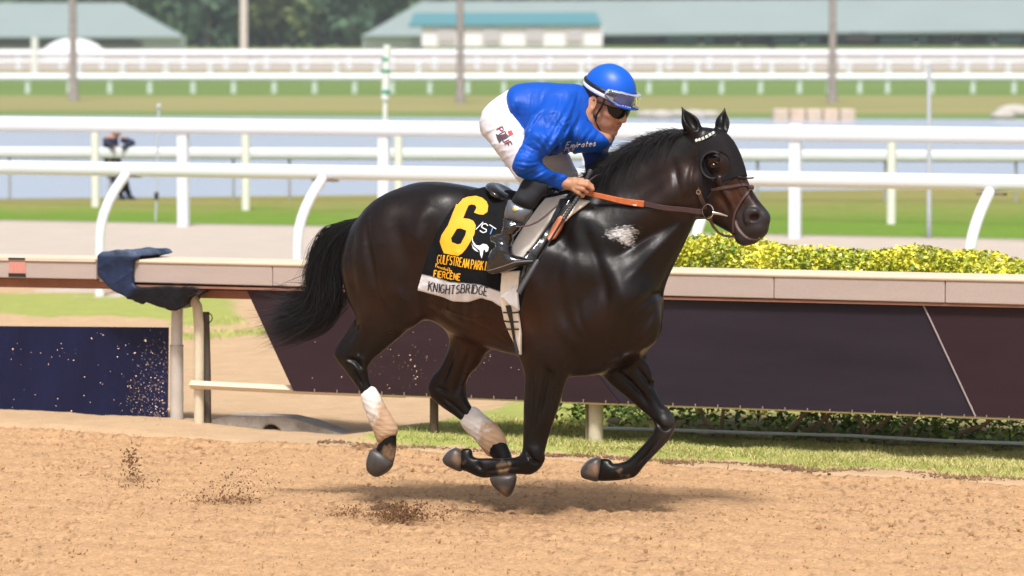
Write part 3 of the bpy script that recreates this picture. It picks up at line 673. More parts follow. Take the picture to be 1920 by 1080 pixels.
# ---- hedge behind the rail
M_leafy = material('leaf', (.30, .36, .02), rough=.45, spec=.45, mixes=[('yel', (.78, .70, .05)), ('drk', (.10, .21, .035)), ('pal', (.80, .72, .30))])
def leaves(name, P, size, A, mat, parent=None, flat=.5):
    P = np.asarray(P, float); m = len(P); n = NR.normal(0, 1, (m, 3)); n[:, 2] = np.abs(n[:, 2]) + flat; n /= np.linalg.norm(n, axis=1)[:, None]
    u = np.cross(n, NR.normal(0, 1, (m, 3))); u /= np.linalg.norm(u, axis=1)[:, None]; v = np.cross(n, u); s_ = (size * NR.uniform(.6, 1.25, m))[:, None]; w = s_ * .30
    V = np.stack([P - u * s_ * .5, P - v * w + n * w * .2, P + u * s_ * .5 - n * s_ * .12, P + v * w + n * w * .2], 1).reshape(-1, 3); k = np.arange(m)[:, None] * 4
    me = mesh(name, V, np.concatenate([k + [0, 1, 2], k + [0, 2, 3]]), False)
    for q in A: attr(me, q, np.repeat(np.clip(A[q], 0, 1), 4))
    return link(name, me, parent, mat)
HT = [(1200, 452), (1290, 452), (1330, 447), (1380, 456), (1430, 462), (1500, 462), (1560, 470), (1640, 478), (1700, 476), (1760, 486), (1830, 480), (1900, 490), (2000, 494), (2150, 500)]
hx0 = RN.P(1150, 500, .5)[0]; hx1 = RN.P(2050, 500, .5)[0]
HTL = [tuple(RN.P(x, y, .75)[[0, 2]]) for x, y in HT]; HTX = [a for a, b in HTL]; HTZ = [b for a, b in HTL]
n = 32000; lx = NR.uniform(hx0, hx1, n); top = np.interp(lx, HTX, HTZ) + .05 * fbm(lx[:, None] * [1, 0], 4, 3, 3); ly = .30 + .95 * NR.uniform(0, 1, n)
dome = top - .10 * np.abs((ly - .75) / .5) ** 2.5; z = np.where(NR.uniform(0, 1, n) < .88, .60 + (dome - .60) * NR.uniform(0, 1, n) ** .25, dome + NR.uniform(0, .03, n))
pts = RN.tow(np.stack([lx, ly, z], 1)); c = fbm(np.stack([lx, ly], 1), 7, 2, 8)
at_ = {'yel': .50 + .9 * c + NR.normal(0, .28, n), 'drk': (NR.uniform(0, 1, n) < .18 - .2 * c) * .75, 'pal': (NR.uniform(0, 1, n) < .07) * .7}
hedge = empty('hedge', tuple(RN.tow(np.array([2.5, .7, 0.])))); tag(hedge, 'low clipped hedge with bright yellow green leaves behind the rail on the right', 'hedge')
child(leaves('foliage', pts, .034, at_, M_leafy), hedge)
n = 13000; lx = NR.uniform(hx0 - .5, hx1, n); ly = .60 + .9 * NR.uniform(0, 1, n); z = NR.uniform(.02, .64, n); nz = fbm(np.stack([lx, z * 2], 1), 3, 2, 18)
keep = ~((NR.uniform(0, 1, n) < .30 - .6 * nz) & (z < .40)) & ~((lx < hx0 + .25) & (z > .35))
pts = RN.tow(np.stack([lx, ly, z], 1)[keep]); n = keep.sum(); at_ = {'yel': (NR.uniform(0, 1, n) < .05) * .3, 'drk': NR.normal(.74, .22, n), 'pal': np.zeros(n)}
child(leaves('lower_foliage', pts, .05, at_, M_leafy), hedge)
M_bark = material('bark', (.38, .27, .18), rough=.9, noise=(20, .3))
for (x0_, x1_, y1_) in ((1345, 1310, 752), (1352, 1358, 752), (1478, 1530, 755), (1505, 1570, 760), (1620, 1605, 762), (1625, 1680, 768), (1690, 1760, 762), (1800, 1870, 780), (1560, 1540, 765)):
    mb = MB(); a = RN.tow(RN.P(x0_, 812, .62)); b = RN.tow(RN.P(x1_, y1_, .55)); m_ = (a + b) / 2 + NR.normal(0, .015, 3); mb.tube([a, m_, b, b + (b - m_) * .9], [.014, .012, .010, .006], 7); child(mb.build('branch', M_bark), hedge)
weed = [at_ground(1424 + NR.normal(0, 8), 795) + [0, 0, NR.uniform(.02, .10)] for i in range(40)]; at_ = {'yel': np.full(40, .3), 'drk': np.zeros(40), 'pal': np.ones(40)}
o = leaves('plant', weed, .06, at_, M_leafy); tag(o, 'small plant with pale yellow leaves in front of the hedge', 'plant')
for i, (x, y, r_) in enumerate(((1150, 787, .028), (1048, 832, .02))):
    mb = MB(); mb.sphere(RN.tow(RN.P(x, y + 2, .35)), (r_ * 1.5, r_, r_ * .7), 12, 8); o = mb.build('stone', material('stone%d' % i, (.42, .38, .33), rough=.9, noise=(20, .2))); tag(o, ('pale stone lying in the grass right of the cream post', 'small stone in the grass left of the cream post')[i], 'stone', 'stones in the verge')
# ---- turf rail with goose neck posts
def long_beam(fr, lat, p0, p1, hh, dd, x0, x1, name, mat, parent, seg=20):
    a = fr.P(*p0, lat); b = fr.P(*p1, lat); z = lambda x: a[2] + (b[2] - a[2]) * (x - a[0]) / (b[0] - a[0])
    mb = MB(); V = []; xs = np.linspace(x0, x1, 14)
    for x in xs:
        for k in range(seg):
            t = 2 * math.pi * k / seg; ca, sa = math.cos(t), math.sin(t); e = .72
            V.append(fr.tow(np.array([x, lat + dd * math.copysign(abs(ca) ** e, ca), z(x) + hh * math.copysign(abs(sa) ** e, sa)])))
    Fc = [(i * seg + k, (i + 1) * seg + k, (i + 1) * seg + (k + 1) % seg, i * seg + (k + 1) % seg) for i in range(len(xs) - 1) for k in range(seg)]
    mb.add(V, Fc); return child(mb.build(name, mat), parent)
ra = empty('turf_rail', tuple(RA.o), RA.yaw); tag(ra, 'white round rail on curved goose neck posts along the gravel path', 'rail')
gn = .49
long_beam(RA, gn, (600, 323), (1860, 342), .068, .07, RA.P(-2500, 320, gn)[0], RA.P(3600, 340, gn)[0], 'rail_tube', M_white, ra)
zr = RA.P(600, 323, gn)[2]
for x in (-190, 187, 557, 950, 1300, 1815):
    b = RA.P(x, 590, 0.); bx = b[0]; mb = MB(); P_ = [(bx, 0, -.05), (bx, 0, .30), (bx, .01, .55)]
    for t in np.linspace(0, 1, 7)[1:]: P_.append((bx, .01 + (gn - .02) * (t ** 1.7), .55 + (zr - .55 - .03) * (t ** .88)))
    mb.tube([RA.tow(np.array(p)) for p in P_], .048, 14); child(mb.build('post', M_white), ra)
    mb = MB(); mb.box(RA.tow(np.array([bx, gn, zr - .075])), (.24, .10, .022), RA.R); child(mb.build('bracket', M_steel, None, False), ra)
# ---- tall double rail
rb = empty('course_rail', tuple(RB.o), RB.yaw); tag(rb, 'tall thick white rail on square posts at the edge of the turf', 'rail')
long_beam(RB, 0, (345, 236.5), (1492, 250), .098, .07, RB.P(-2500, 236, 0)[0], RB.P(4600, 250, 0)[0], 'rail_tube', M_white, rb)
for x in (-32, 346, 722, 1106, 1492, 1940):
    b = RB.P(x, 425, .05); mb = MB(); mb.box(RB.tow(np.array([b[0], .02, .70])), (.145, .10, 1.44), RB.R); child(bevel(mb.build('post', M_white, None, False), .012), rb)
rc = empty('course_rail', tuple(RC.o), RC.yaw); tag(rc, 'slimmer white rail on cream posts standing behind the tall white rail', 'rail')
long_beam(RC, 0, (345, 240), (1492, 254), .05, .04, RC.P(-2500, 236, 0)[0], RC.P(4600, 250, 0)[0], 'rail_tube', M_white, rc)
for x in (-105, 179, 461, 747, 1045, 1352, 1671):
    b = RC.P(x, 390, 0); mb = MB(); mb.tube([RC.tow(np.array([b[0], 0, -.03])), RC.tow(np.array([b[0], 0, 1.16]))], .063, 12); child(mb.build('post', material('cream_post', (.82, .80, .74), rough=.45)) if x < -100 else mb.build('post', bpy.data.materials['cream_post']), rc)
# ---- grey guard rail by the water
RD = line_frame((0, 374), (1500, 378))
rd = empty('guard_rail', tuple(RD.o), RD.yaw); tag(rd, 'flat grey metal guard rail on thin posts at the lake edge', 'rail')
long_beam(RD, 0, (300, 287), (1600, 292), .085, .05, RD.P(-2500, 280, 0)[0], RD.P(4600, 290, 0)[0], 'rail_beam', material('guard_grey', (.68, .71, .74), rough=.5, noise=(2, .06)), rd)
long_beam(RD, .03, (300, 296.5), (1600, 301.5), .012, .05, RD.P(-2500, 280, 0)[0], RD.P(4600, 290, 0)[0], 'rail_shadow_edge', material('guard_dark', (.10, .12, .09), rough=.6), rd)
for x in (17, 205, 437, 542, 715, 950, 1180, 1420, 1660, 1905):
    b = RD.P(x, 370, 0); mb = MB(); mb.tube([RD.tow(np.array([b[0], 0.06, -.03])), RD.tow(np.array([b[0], 0.06, .66]))], .022, 8); child(mb.build('post', M_grey), rd)
# ---- poles
def pole(name, px, yb, yt, w, mat, lab, cat, Y=None, group=None):
    g = at_ground(px, yb) if Y is None else at_depth(px, yb, Y); t = at_depth(px, yt, g[1]); mb = MB(); mb.tube([g, (g + t) / 2, t], w, 12); o = mb.build(name, mat); tag(o, lab, cat, group); return o, g, t
pa = material('pole_grey', (.50, .53, .58), rough=.5); pw = material('pole_white', (.80, .80, .78), rough=.5)
e1 = empty('sprinkler_pole', tuple(at_ground(292, 414))); tag(e1, 'thin grey pole with a small round head beside the tall rail on the left', 'pole')
g = at_ground(292, 414); top = at_depth(298, 200, g[1]); mb = MB(); mb.tube([g, top], .016, 10); child(mb.build('pole', pa), e1)
mb = MB(); mb.sphere(top, (.03, .03, .045)); child(mb.build('pole_head', pa), e1); mb = MB(); mb.tube([g + (top - g) * .19, g + (top - g) * .25], .03, 10); child(mb.build('joint', M_dark), e1)
pole('marker_pole', 1742, 446, 120, .028, pa, 'thin grey pole standing in front of the white rails on the right', 'pole')
fp = empty('furlong_pole', tuple(at_ground(722, 395))); tag(fp, 'white and green striped furlong pole rising behind the rails', 'pole')
gg = at_ground(722, 395); mg = material('pole_green', (.10, .36, .25), rough=.5)
mb = MB(); mb.tube([gg, at_depth(722, 186, gg[1])], .036, 12); child(mb.build('lower_pole', pw), fp)
mb = MB(); mb.tube([at_depth(722, 187, gg[1]), at_depth(726, 84, gg[1])], .058, 12); child(mb.build('upper_pole', pw), fp)
for (ya, yb) in ((108, 114), (130, 136), (168, 176)):
    mb = MB(); mb.tube([at_depth(723, yb, gg[1]), at_depth(724, ya, gg[1])], .064, 12); child(mb.build('stripe', mg), fp)
pole('far_pole', 65, 139, 70, .22, pw, 'thick white pole standing among the far rails at the left', 'pole', 224)
pole('light_pole', 457, 112, -150, .27, material('pole_beige', (.60, .56, .48), rough=.6), 'tall pale beige pole in front of the dark trees', 'pole', 262)
# ---- far rails
def far_rail(xs, yb, ybm, hb, Y, lab, pw_, w2):
    root = empty('far_rail', tuple(at_depth(960, yb, Y))); tag(root, lab, 'rail', 'white rails of the far courses'); mb = MB()
    a = at_depth(-2000, ybm, Y); b = at_depth(4600, ybm, Y); mb.tube([a, (a + b) / 2, b], hb, 12); child(mb.build('rail_tube', M_white), root)
    me = None
    for x in xs:
        g = at_depth(x, yb, Y); h = (yb - ybm) * Y / F
        if me is None:
            mb = MB(); mb.tube([(0, 0, 0), (0, 0, h)], pw_, 8); o = mb.build('post', w2); me = o.data
        else: o = bpy.data.objects.new('post', me); COL.objects.link(o)
        o.location = g; child(o, root)
wg = material('far_post', (.62, .72, .66), rough=.5)
far_rail([-25, 52, 130, 206, 281, 362, 438, 514, 590, 665, 735, 806, 877, 945, 1015, 1085, 1150, 1217, 1284, 1353, 1426, 1499, 1554, 1612, 1664, 1747, 1824, 1901], 178, 145.5, .20, F * CH / 88, 'nearest of the far white rails, with green grass showing under it', .13, wg)
far_rail([-10, 148, 230, 311, 394, 473, 552, 631, 707, 785, 862, 939, 1015, 1090, 1165, 1237, 1308, 1378, 1447, 1520, 1592, 1666, 1738, 1813, 1890], 140, 116, .10, 224, 'middle one of the far white rails, along the pale far track', .17, M_white)
far_rail([-30, 35, 115, 192, 268, 345, 424, 500, 575, 655, 735, 815, 895, 965, 1030, 1105, 1180, 1255, 1330, 1420, 1505, 1580, 1650, 1720, 1788, 1858, 1930], 130, 100, .22, 236, 'farthest of the far white rails, a broad pale band below the barns', .17, M_white)
# ---- palms
def palm(px, yb, w, lab):
    g = at_ground(px, yb); r_ = w / 2 * g[1] / F; root = empty('palm_tree', tuple(g)); tag(root, lab, 'palm', 'tall palm trunks beyond the lake')
    H = 9.5 + R.uniform(-.5, 1.5); mb = MB(); zs = np.linspace(0, 1, 16)
    mb.tube([g + [R.uniform(-.02, .02), 0, H * t - .1] for t in zs], [r_ * (1 + .45 * math.exp(-t * 16)) * (1 - .18 * t) for t in zs], 12)
    child(mb.build('trunk', material('palm_bark', (.33, .29, .28), rough=.9, noise=[(1.5, .2, (1, 1, 3)), (8, .15)]) if 'palm_bark' not in bpy.data.materials else bpy.data.materials['palm_bark']), root)
    mb = MB(); top = g + [0, 0, H]
    for k in range(22):
        a = 2 * math.pi * k / 22 + R.uniform(-.1, .1); el = R.uniform(-.2, .9); L_ = 2.6
        for j in range(16):
            t0 = j / 16; p = top + np.array([math.cos(a) * L_ * t0, math.sin(a) * L_ * t0, L_ * (t0 * el - t0 * t0 * 1.1)]); sd = np.array([-math.sin(a), math.cos(a), 0])
            for s in (-1, 1): mb.add([p, p + [0, 0, .05], p + sd * s * .55 * (1 - t0 * .6) + np.array([math.cos(a) * .3, math.sin(a) * .3, -.3])], [(0, 1, 2)])
    child(mb.build('crown', material('palm_leaf', (.07, .12, .03), rough=.6) if 'palm_leaf' not in bpy.data.materials else bpy.data.materials['palm_leaf'], None, False), root)
palm(138, 190, 15, 'grey palm trunk beyond the lake at the left'); palm(863, 194, 14, 'grey palm trunk behind the rider'); palm(1561, 193, 15, 'grey palm trunk beyond the lake at the right')
# ---- barns
M_roof = material('barn_roof', (.255, .315, .305), rough=.6, noise=(.15, .04)); M_roof2 = material('hip_roof', (.23, .30, .30), rough=.6)
M_bwall = material('barn_wall', (.86, .84, .86), rough=.8); M_shade = material('barn_gap_shade', (.035, .045, .055), rough=.8); M_teal = material('teal_roof', (.085, .24, .27), rough=.5)  # M_shade: dark wall colour standing in for the shade under the eaves
def quad(mb, P, Y, th=.25):
    """thick sheet from pixel corners with depths"""
    q = [at_depth(p[0], p[1], p[2] if len(p) > 2 else Y) for p in P]; b = [v - np.array([0, -th * .2, th]) for v in q]; n = len(q)
    mb.add(q + b, [tuple(range(n)), tuple(range(2 * n - 1, n - 1, -1))] + [(i, (i + 1) % n + 0, (i + 1) % n + n, i + n) for i in range(n)])
def barn(lab, Y, roof, hip, wall, openings, extra=None):
    root = empty('barn', tuple(at_depth(wall[0][0], wall[0][1], Y))); tag(root, lab, 'barn')
    rf = MB(); quad(rf, roof, Y); rf = child(rf.build('roof', M_roof, None, False), root)
    if hip: h = MB(); quad(h, hip, Y); child(h.build('roof_end', M_roof2, None, False), root)
    for w in wall[1:]:
        m = MB(); a = at_depth(w[0], w[1], Y + 1.0); b = at_depth(w[2], w[3], Y + 1.0); c = (a + b) / 2; m.box(c, (abs(b[0] - a[0]), 12, abs(b[2] - a[2]))); m2 = m
        o = child(m.build('wall', w[4], None, False), root); o.location = (0, 6, 0) if False else o.location
    for w in openings:
        m = MB(); a = at_depth(w[0], w[1], Y - 5.4); b = at_depth(w[2], w[3], Y - 5.4); c = (a + b) / 2; m.box(c, (abs(b[0] - a[0]), .3, abs(b[2] - a[2]))); child(m.build(w[5], w[4], None, False), root)
    return root
W_ = M_bwall
barn('long barn with a pale grey green roof at the upper left', 486, [(-500, 69, 479), (343, 69, 479), (232, 5, 492), (-500, 5, 492)], [(343, 69, 479), (343, 66, 505), (232, 5, 492)],
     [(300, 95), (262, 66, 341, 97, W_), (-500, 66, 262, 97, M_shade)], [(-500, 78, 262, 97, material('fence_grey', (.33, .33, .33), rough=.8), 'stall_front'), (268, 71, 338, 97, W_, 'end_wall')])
barn('very long barn with a pale grey green roof across the upper right', 500, [(680, 67, 493), (3400, 47, 493), (3400, -12, 506), (790, 3, 506)], [(680, 67, 493), (790, 3, 506), (700, 64, 520)],
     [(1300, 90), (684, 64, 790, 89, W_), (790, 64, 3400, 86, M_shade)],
     [(686, 69, 770, 90, W_, 'end_wall')] + [(x, 68, x + R.uniform(60, 90), 81, material('bay%d' % i, (.10, .17, .20) if i % 2 else (.05, .07, .08), rough=.6), 'stall_front') for i, x in enumerate(range(1150, 2300, 100))] + [(x, 67, x + 9, 84, W_, 'pillar') for x in (1310, 1380, 1500, 1712, 1788, 1860)])
an = empty('stable_block', tuple(at_depth(950, 86, 470))); tag(an, 'pale stable block with a teal roof in front of the long barn', 'building')
mb = MB(); quad(mb, [(766, 47, 465), (1128, 45, 465), (1118, 23, 470), (776, 24, 470)], 465); child(mb.build('roof', M_teal, None, False), an)
mb = MB(); a = at_depth(792, 48, 470); b = at_depth(1128, 87, 470); mb.box((a + b) / 2, (b[0] - a[0], 9, a[2] - b[2])); wl = child(mb.build('wall', M_bwall, None, False), an)
for x in (820, 905, 985, 1060): mb = MB(); a = at_depth(x, 55, 465.3); b = at_depth(x + 34, 78, 465.3); mb.box((a + b) / 2, (b[0] - a[0], .1, a[2] - b[2])); child(mb.build('shutter', material('shutter%d' % x, (.52, .49, .50), rough=.8), None, False), an)
# ---- small far things
mb = MB(); c = at_depth(138, 108, 262); mb.sphere(c, (2.3, 1.6, 1.35), 20, 12); tag(mb.build('covered_mound', material('white_cover', (.80, .80, .80), rough=.6)), 'low rounded mound under a white cover in front of the left barn', 'mound')
c0 = at_ground(1448, 226); c1 = at_ground(1604, 226)
for i in range(5):
    a = c0 + (c1 - c0) * (i + .5) / 5; mb = MB(); mb.box(a + [0, 0, .17], ((c1 - c0)[0] / 5 - .05, .5, .42)); o = bevel(mb.build('stone_block', material('block%d' % i, (.55 + .03 * (i % 2), .44, .34), rough=.9, noise=(2, .15)), None, False), .05)
    tag(o, ['leftmost', 'second', 'middle', 'fourth', 'rightmost'][i] + ' tan stone block in the low row on the far lake shore', 'block', 'tan stone blocks on the far shore')
for i, (x, y, r_) in enumerate(((1215, 213, .30), (1240, 215, .34), (1270, 212, .28), (1300, 214, .34), (1330, 213, .28), (1902, 212, .50), (1880, 215, .3))):
    mb = MB(); c = at_ground(x, y + 8); mb.sphere(c + [0, 0, r_ * .3], (r_ * 1.4, r_, r_ * .6), 10, 7); o = mb.build('rock', material('rock%d' % i, (.42, .39, .35), rough=.9, noise=(2, .2)))
    tag(o, ['leftmost', 'second', 'middle', 'fourth', 'rightmost', 'bigger', 'smaller'][i] + ' pale grey rock on the far shore ' + ('behind the horse ears' if i < 5 else 'near the right edge'), 'rock', 'rocks on the far shore behind the ears' if i < 5 else 'rocks on the far shore at the right')
mb = MB(); c = at_depth(1612, 70, 470); mb.box(c + [0, 0, -.3], (3.6, 1.8, .9)); mb.box(c + [-.2, 0, .35], (2.2, 1.6, .6)); tag(bevel(mb.build('parked_car', M_dark, None, False), .15), 'small dark vehicle parked in front of the long barn', 'car')
# ---- trees behind
def tree(px, Y, h, w, hue, lab, n=520):
    g = at_depth(px, 88, Y); root = empty('tree', tuple(g)); tag(root, lab, 'tree', 'dense trees behind the barns')
    mb = MB(); mb.tube([g, g + [0, 0, h * .45], g + [R.uniform(-.6, .6), 0, h * .75]], [.35, .25, .12], 8)
    for k in range(4):
        a = R.uniform(0, 6.28); mb.tube([g + [0, 0, h * .4], g + [math.cos(a) * w * .5, math.sin(a) * w * .5, h * .7]], [.16, .06], 6)
    child(mb.build('trunk', M_bark), root)
    lc = np.array([[R.gauss(0, w * .33), R.gauss(0, w * .33), h * R.uniform(.12, .95)] for _ in range(15)]); lr_ = np.array([R.uniform(.22, .42) * w for _ in range(15)]); ls = np.array([R.uniform(0, .5) for _ in range(15)])
    i = NR.integers(0, 15, n); d = NR.normal(0, 1, (n, 3)); d /= np.linalg.norm(d, axis=1)[:, None]; p = g + lc[i] + d * (lr_[i] * NR.uniform(.75, 1.05, n))[:, None]
    a = NR.normal(0, 1, (n, 3)); a /= np.linalg.norm(a, axis=1)[:, None]; u = np.cross(a, [.3, .5, .8]); u /= np.linalg.norm(u, axis=1)[:, None]; v = np.cross(a, u); s_ = (w * NR.uniform(.05, .11, n))[:, None]
    me = mesh('crown', np.stack([p + u * s_, p + v * s_ * .8, p - u * s_, p - v * s_ * .8], 1).reshape(-1, 3), np.arange(n * 4).reshape(-1, 4), False); attr(me, 'light', np.repeat(np.clip(ls[i] + NR.uniform(-.2, .4, n), 0, 1), 4))
    child(link('crown', me, None, hue), root)
MT = [material('tree_green_a', (.065, .135, .055), rough=.8, mixes=[('light', (.15, .235, .09))]), material('tree_green_b', (.075, .115, .04), rough=.8, mixes=[('light', (.22, .26, .08))]), material('tree_green_c', (.055, .12, .065), rough=.8, mixes=[('light', (.12, .20, .10))])]
TL = ['dark dense tree rising behind the barns', 'yellowish green tree rising between the barns', 'deep bluish green tree rising behind the barns']
k = 0
for row, Y in ((0, 530), (1, 560)):
    for px in range(-120, 2100, 88):
        gap = 330 < px < 620; i = (1 if gap and k % 2 else (2 if k % 3 == 0 else 0)); k += 1
        if px > 1000 and row == 1: continue
        tree(px + R.uniform(-18, 18), Y + R.uniform(-6, 6), R.uniform(12, 16), R.uniform(6.5, 8.5), MT[i], TL[i] + (', above the left barn' if px < 235 else ', left of the beige pole' if px < 450 else ', right of the beige pole' if px < 690 else ' on the right'), 1600 if 250 < px < 800 else 420)
# ---- man crouching with a camera at the guard rail
pm = Solid(); g = at_ground(222, 376); PF = Frame(0, (g[0], g[1] + .45, 0)); q = lambda x, y, l=0: PF.P(x, y, l)
pm.add(Ell(q(212, 300), (.13, .10, .24)), .05); pm.add(Cap(q(208, 268), q(206, 290), .12, .12), .05); pm.add(Ell(q(218, 246), (.075, .09, .105)), .02); pm.add(Cap(q(214, 258), q(213, 268), .05, .06), .03)
for s in (-1, 1):
    pm.add(Cap(q(216 + s * 16, 262, -.03), q(224 + s * 24, 268, -.16), .06, .05), .04); pm.add(Cap(q(224 + s * 24, 268, -.16), q(222 + s * 8, 277, -.26), .045, .032), .02); pass
    pm.add(Cap(q(212 + s * 9, 320, 0), q(228 + s * 6, 345, -.12), .085, .065), .04); pm.add(Cap(q(228 + s * 6, 345, -.12), q(236 + s * 8, 370, 0), .06, .04), .03); pm.add(Cap(q(236 + s * 8, 371, -.04), q(242 + s * 8, 372, -.12), .045, .035), .02)
def pm_at(V):
    hd = ((V[:, 2] > q(0, 258)[2]) | (np.hypot(V[:, 0] - q(222, 278)[0], V[:, 2] - q(222, 278)[2]) < .05)); return {'skin': hd * 1.0, 'hair': (V[:, 2] > q(0, 242)[2]) * 1.0}
o = sculpt('person', pm, .02, PF, material('far_person', (.012, .016, .045), rough=.8, mixes=[('skin', (.42, .22, .15)), ('hair', (.03, .02, .015))]), smooth=2, attrs=pm_at); tag(o, 'person in dark navy clothes leaning at the guard rail by the lake on the left', 'person')
# ================================================================== HORSE
HF = Frame(rad(-15), (0, D0, 0))
hc = HF.tow(HF.P(1345, 330, 0)); HD = Frame(rad(-33), (hc[0], hc[1], 0))
class Xf:
    """a solid modelled in frame b, used in frame a"""
    def __init__(s, prim, a, b):
        s.f = prim; s.a = a; s.b = b
        c = np.array([[x, y, z] for x in (prim.lo[0], prim.hi[0]) for y in (prim.lo[1], prim.hi[1]) for z in (prim.lo[2], prim.hi[2])])
        q = a.tol(b.tow(c)); s.lo = q.min(0); s.hi = q.max(0)
    def __call__(s, p): return s.f(s.b.tol(s.a.tow(p)))
def hp(px, py, lat): return HF.P(px, py, lat)
S = 1 / 370.0
TORSO = [(668,425),(690,396),(722,367),(760,348),(800,341),(850,345),(905,354),(960,364),(1020,368),(1070,362),(1105,350),(1135,322),(1175,290),(1215,266),(1255,250),(1290,244),(1318,252),(1330,290),(1322,340),(1310,382),(1297,420),(1280,460),(1258,503),(1243,545),(1241,590),(1230,632),(1203,664),(1165,689),(1110,704),(1060,704),(1020,690),(975,668),(930,656),(885,640),(845,617),(805,590),(770,578),(720,588),(683,570),(658,535),(646,500),(650,458)]
TW = [(680,470,.15),(730,430,.22),(800,420,.265),(800,355,.12),(760,500,.24),(860,480,.275),(930,500,.30),(900,600,.17),(940,370,.11),(1000,520,.285),(1060,500,.25),(1060,620,.20),(1130,520,.22),(1100,375,.055),(1110,430,.15),(1200,560,.185),(1200,640,.13),(1150,440,.135),(1190,420,.125),(1220,360,.092),(1270,320,.082),(1200,300,.045),(1240,265,.028),(1290,380,.08),(1240,500,.13),(1130,660,.17),(780,560,.14),(700,530,.14)]
NH = [(728,452),(768,462),(795,505),(800,545),(795,585),(775,608),(752,630),(722,655),(697,677),(689,697),(697,725),(722,765),(741,799),(743,818),(742,845),(736,872),(724,868),(706,847),(709,832),(713,822),(702,800),(679,741),(663,716),(646,694),(630,673),(627,661),(640,641),(660,618),(669,600),(657,565),(648,525),(654,490),(685,460)]
NHW = [(735,500,.13),(780,540,.12),(720,600,.085),(690,640,.062),(660,665,.04),(680,710,.035),(700,760,.03),(725,805,.036),(730,840,.033)]
FH = [(800,540),(880,560),(935,620),(925,650),(911,664),(899,684),(879,706),(873,736),(885,764),(912,785),(934,803),(948,828),(957,850),(963,872),(966,892),(935,893),(930,868),(917,852),(895,826),(866,790),(825,760),(806,741),(803,724),(812,704),(825,687),(840,655),(843,627),(830,590)]
FHW = [(860,600,.12),(870,650,.075),(850,700,.055),(835,730,.045),(860,765,.035),(890,795,.032),(930,830,.036),(948,870,.033)]
NF = [(1000,560),(1060,560),(1078,620),(1068,680),(1057,731),(1047,765),(1032,809),(1025,832),(1021,850),(1021,863),(1011,880),(994,890),(972,889),(940,892),(912,896),(897,894),(875,884),(857,878),(858,860),(866,844),(872,841),(884,843),(889,857),(919,859),(950,859),(970,856),(979,846),(981,825),(982,790),(983,740),(984,707),(976,665),(980,610)]
NFW = [(1030,600,.075),(1030,680,.075),(1020,740,.06),(1005,810,.045),(1000,865,.047),(960,874,.033),(930,876,.03),(900,877,.036),(872,865,.034)]
FF = [(1130,620),(1200,630),(1212,680),(1230,719),(1244,753),(1259,775),(1267,793),(1260,816),(1244,836),(1212,869),(1194,891),(1181,897),(1153,901),(1118,900),(1120,875),(1124,863),(1131,860),(1144,862),(1150,869),(1168,866),(1181,859),(1206,834),(1226,807),(1223,787),(1205,770),(1172,742),(1137,712),(1110,670)]
FFW = [(1160,680,.085),(1190,720,.06),(1225,760,.047),(1245,795,.047),(1220,840,.033),(1190,868,.033),(1165,885,.036),(1135,882,.034)]
def infl(poly, C, W, **k): return Infl(HF, poly, C, W, **k)
HS = Solid()
HS.add(infl(TORSO, 0.0, TW, ex=.93), 0)
# haunch, barrel and shoulder volumes on both sides
for s in (-1, 1):
    HS.add(Ell(hp(742, 455, s * .13), (.20, .13, .22)), .10)
    HS.add(Ell(hp(828, 388, s * .13), (.10, .07, .06)), .14)          # point of hip
    HS.add(Ell(hp(690, 470, s * .09), (.09, .09, .13)), .08)
    HS.add(Ell(hp(920, 510, s * .05), (.36, .255, .30)), .10)
    HS.add(Cap(hp(1085, 410, s * .085), hp(1175, 555, s * .13), .085, .095), .12)   # scapula
    HS.add(Cap(hp(1175, 565, s * .135), hp(1080, 615, s * .165), .085, .075), .10)     # humerus
    HS.add(Ell(hp(1065, 540, s * .17), (.11, .075, .15)), .07)                     # triceps
    HS.add(Ell(hp(1205, 610, s * .085), (.095, .085, .115)), .035)                 # breast
    HS.add(Cap(hp(1150, 440, s * .06), hp(1290, 345, s * .035), .13, .07), .06)    # neck muscle
    HS.add(Cap(hp(1215, 520, s * .04), hp(1293, 385, s * .03), .07, .048), .04)
HS.add(infl(NH, [(740,460,-.12),(700,650,-.13),(680,740,-.125),(730,850,-.12)], NHW), .105)
HS.add(infl(FH, [(860,580,.13),(850,700,.13),(930,830,.125),(955,890,.12)], FHW), .07)
HS.add(infl(NF, [(1030,600,-.15),(1020,740,-.125),(1000,860,-.11),(880,870,-.10)], NFW), .07)
HS.add(infl(FF, [(1150,640,.13),(1200,720,.125),(1245,800,.11),(1150,885,.10)], FFW), .07)
# muscle and bone relief
def groove(pts, r, k=.03, side=-1):
    for a, b in zip(pts[:-1], pts[1:]): HS.cut(Cap(hp(*a), hp(*b), r, r), k)
for s in (-1, 1):
    HS.add(Ell(hp(765, 590, s * .17), (.05, .035, .055)), .06)           # stifle
HS.add(Cap(hp(715, 545, -.20), hp(690, 600, -.165), .035, .03), .06)
HS.add(Cap(hp(637, 655, -.125), hp(672, 600, -.115), .013, .018), .02)   # achilles
HS.add(Ell(hp(672, 690, -.155), (.03, .018, .04)), .02)
HS.add(Ell(hp(655, 672, -.15), (.03, .02, .03)), .02)
HS.add(Ell(hp(1002, 850, -.14), (.035, .02, .035)), .02)
HS.add(Ell(hp(1040, 660, -.20), (.055, .03, .09)), .04)
HS.add(Ell(hp(1244, 795, .075), (.035, .02, .035)), .02)
HS.add(Ell(hp(1205, 705, .07), (.045, .02, .07)), .04)
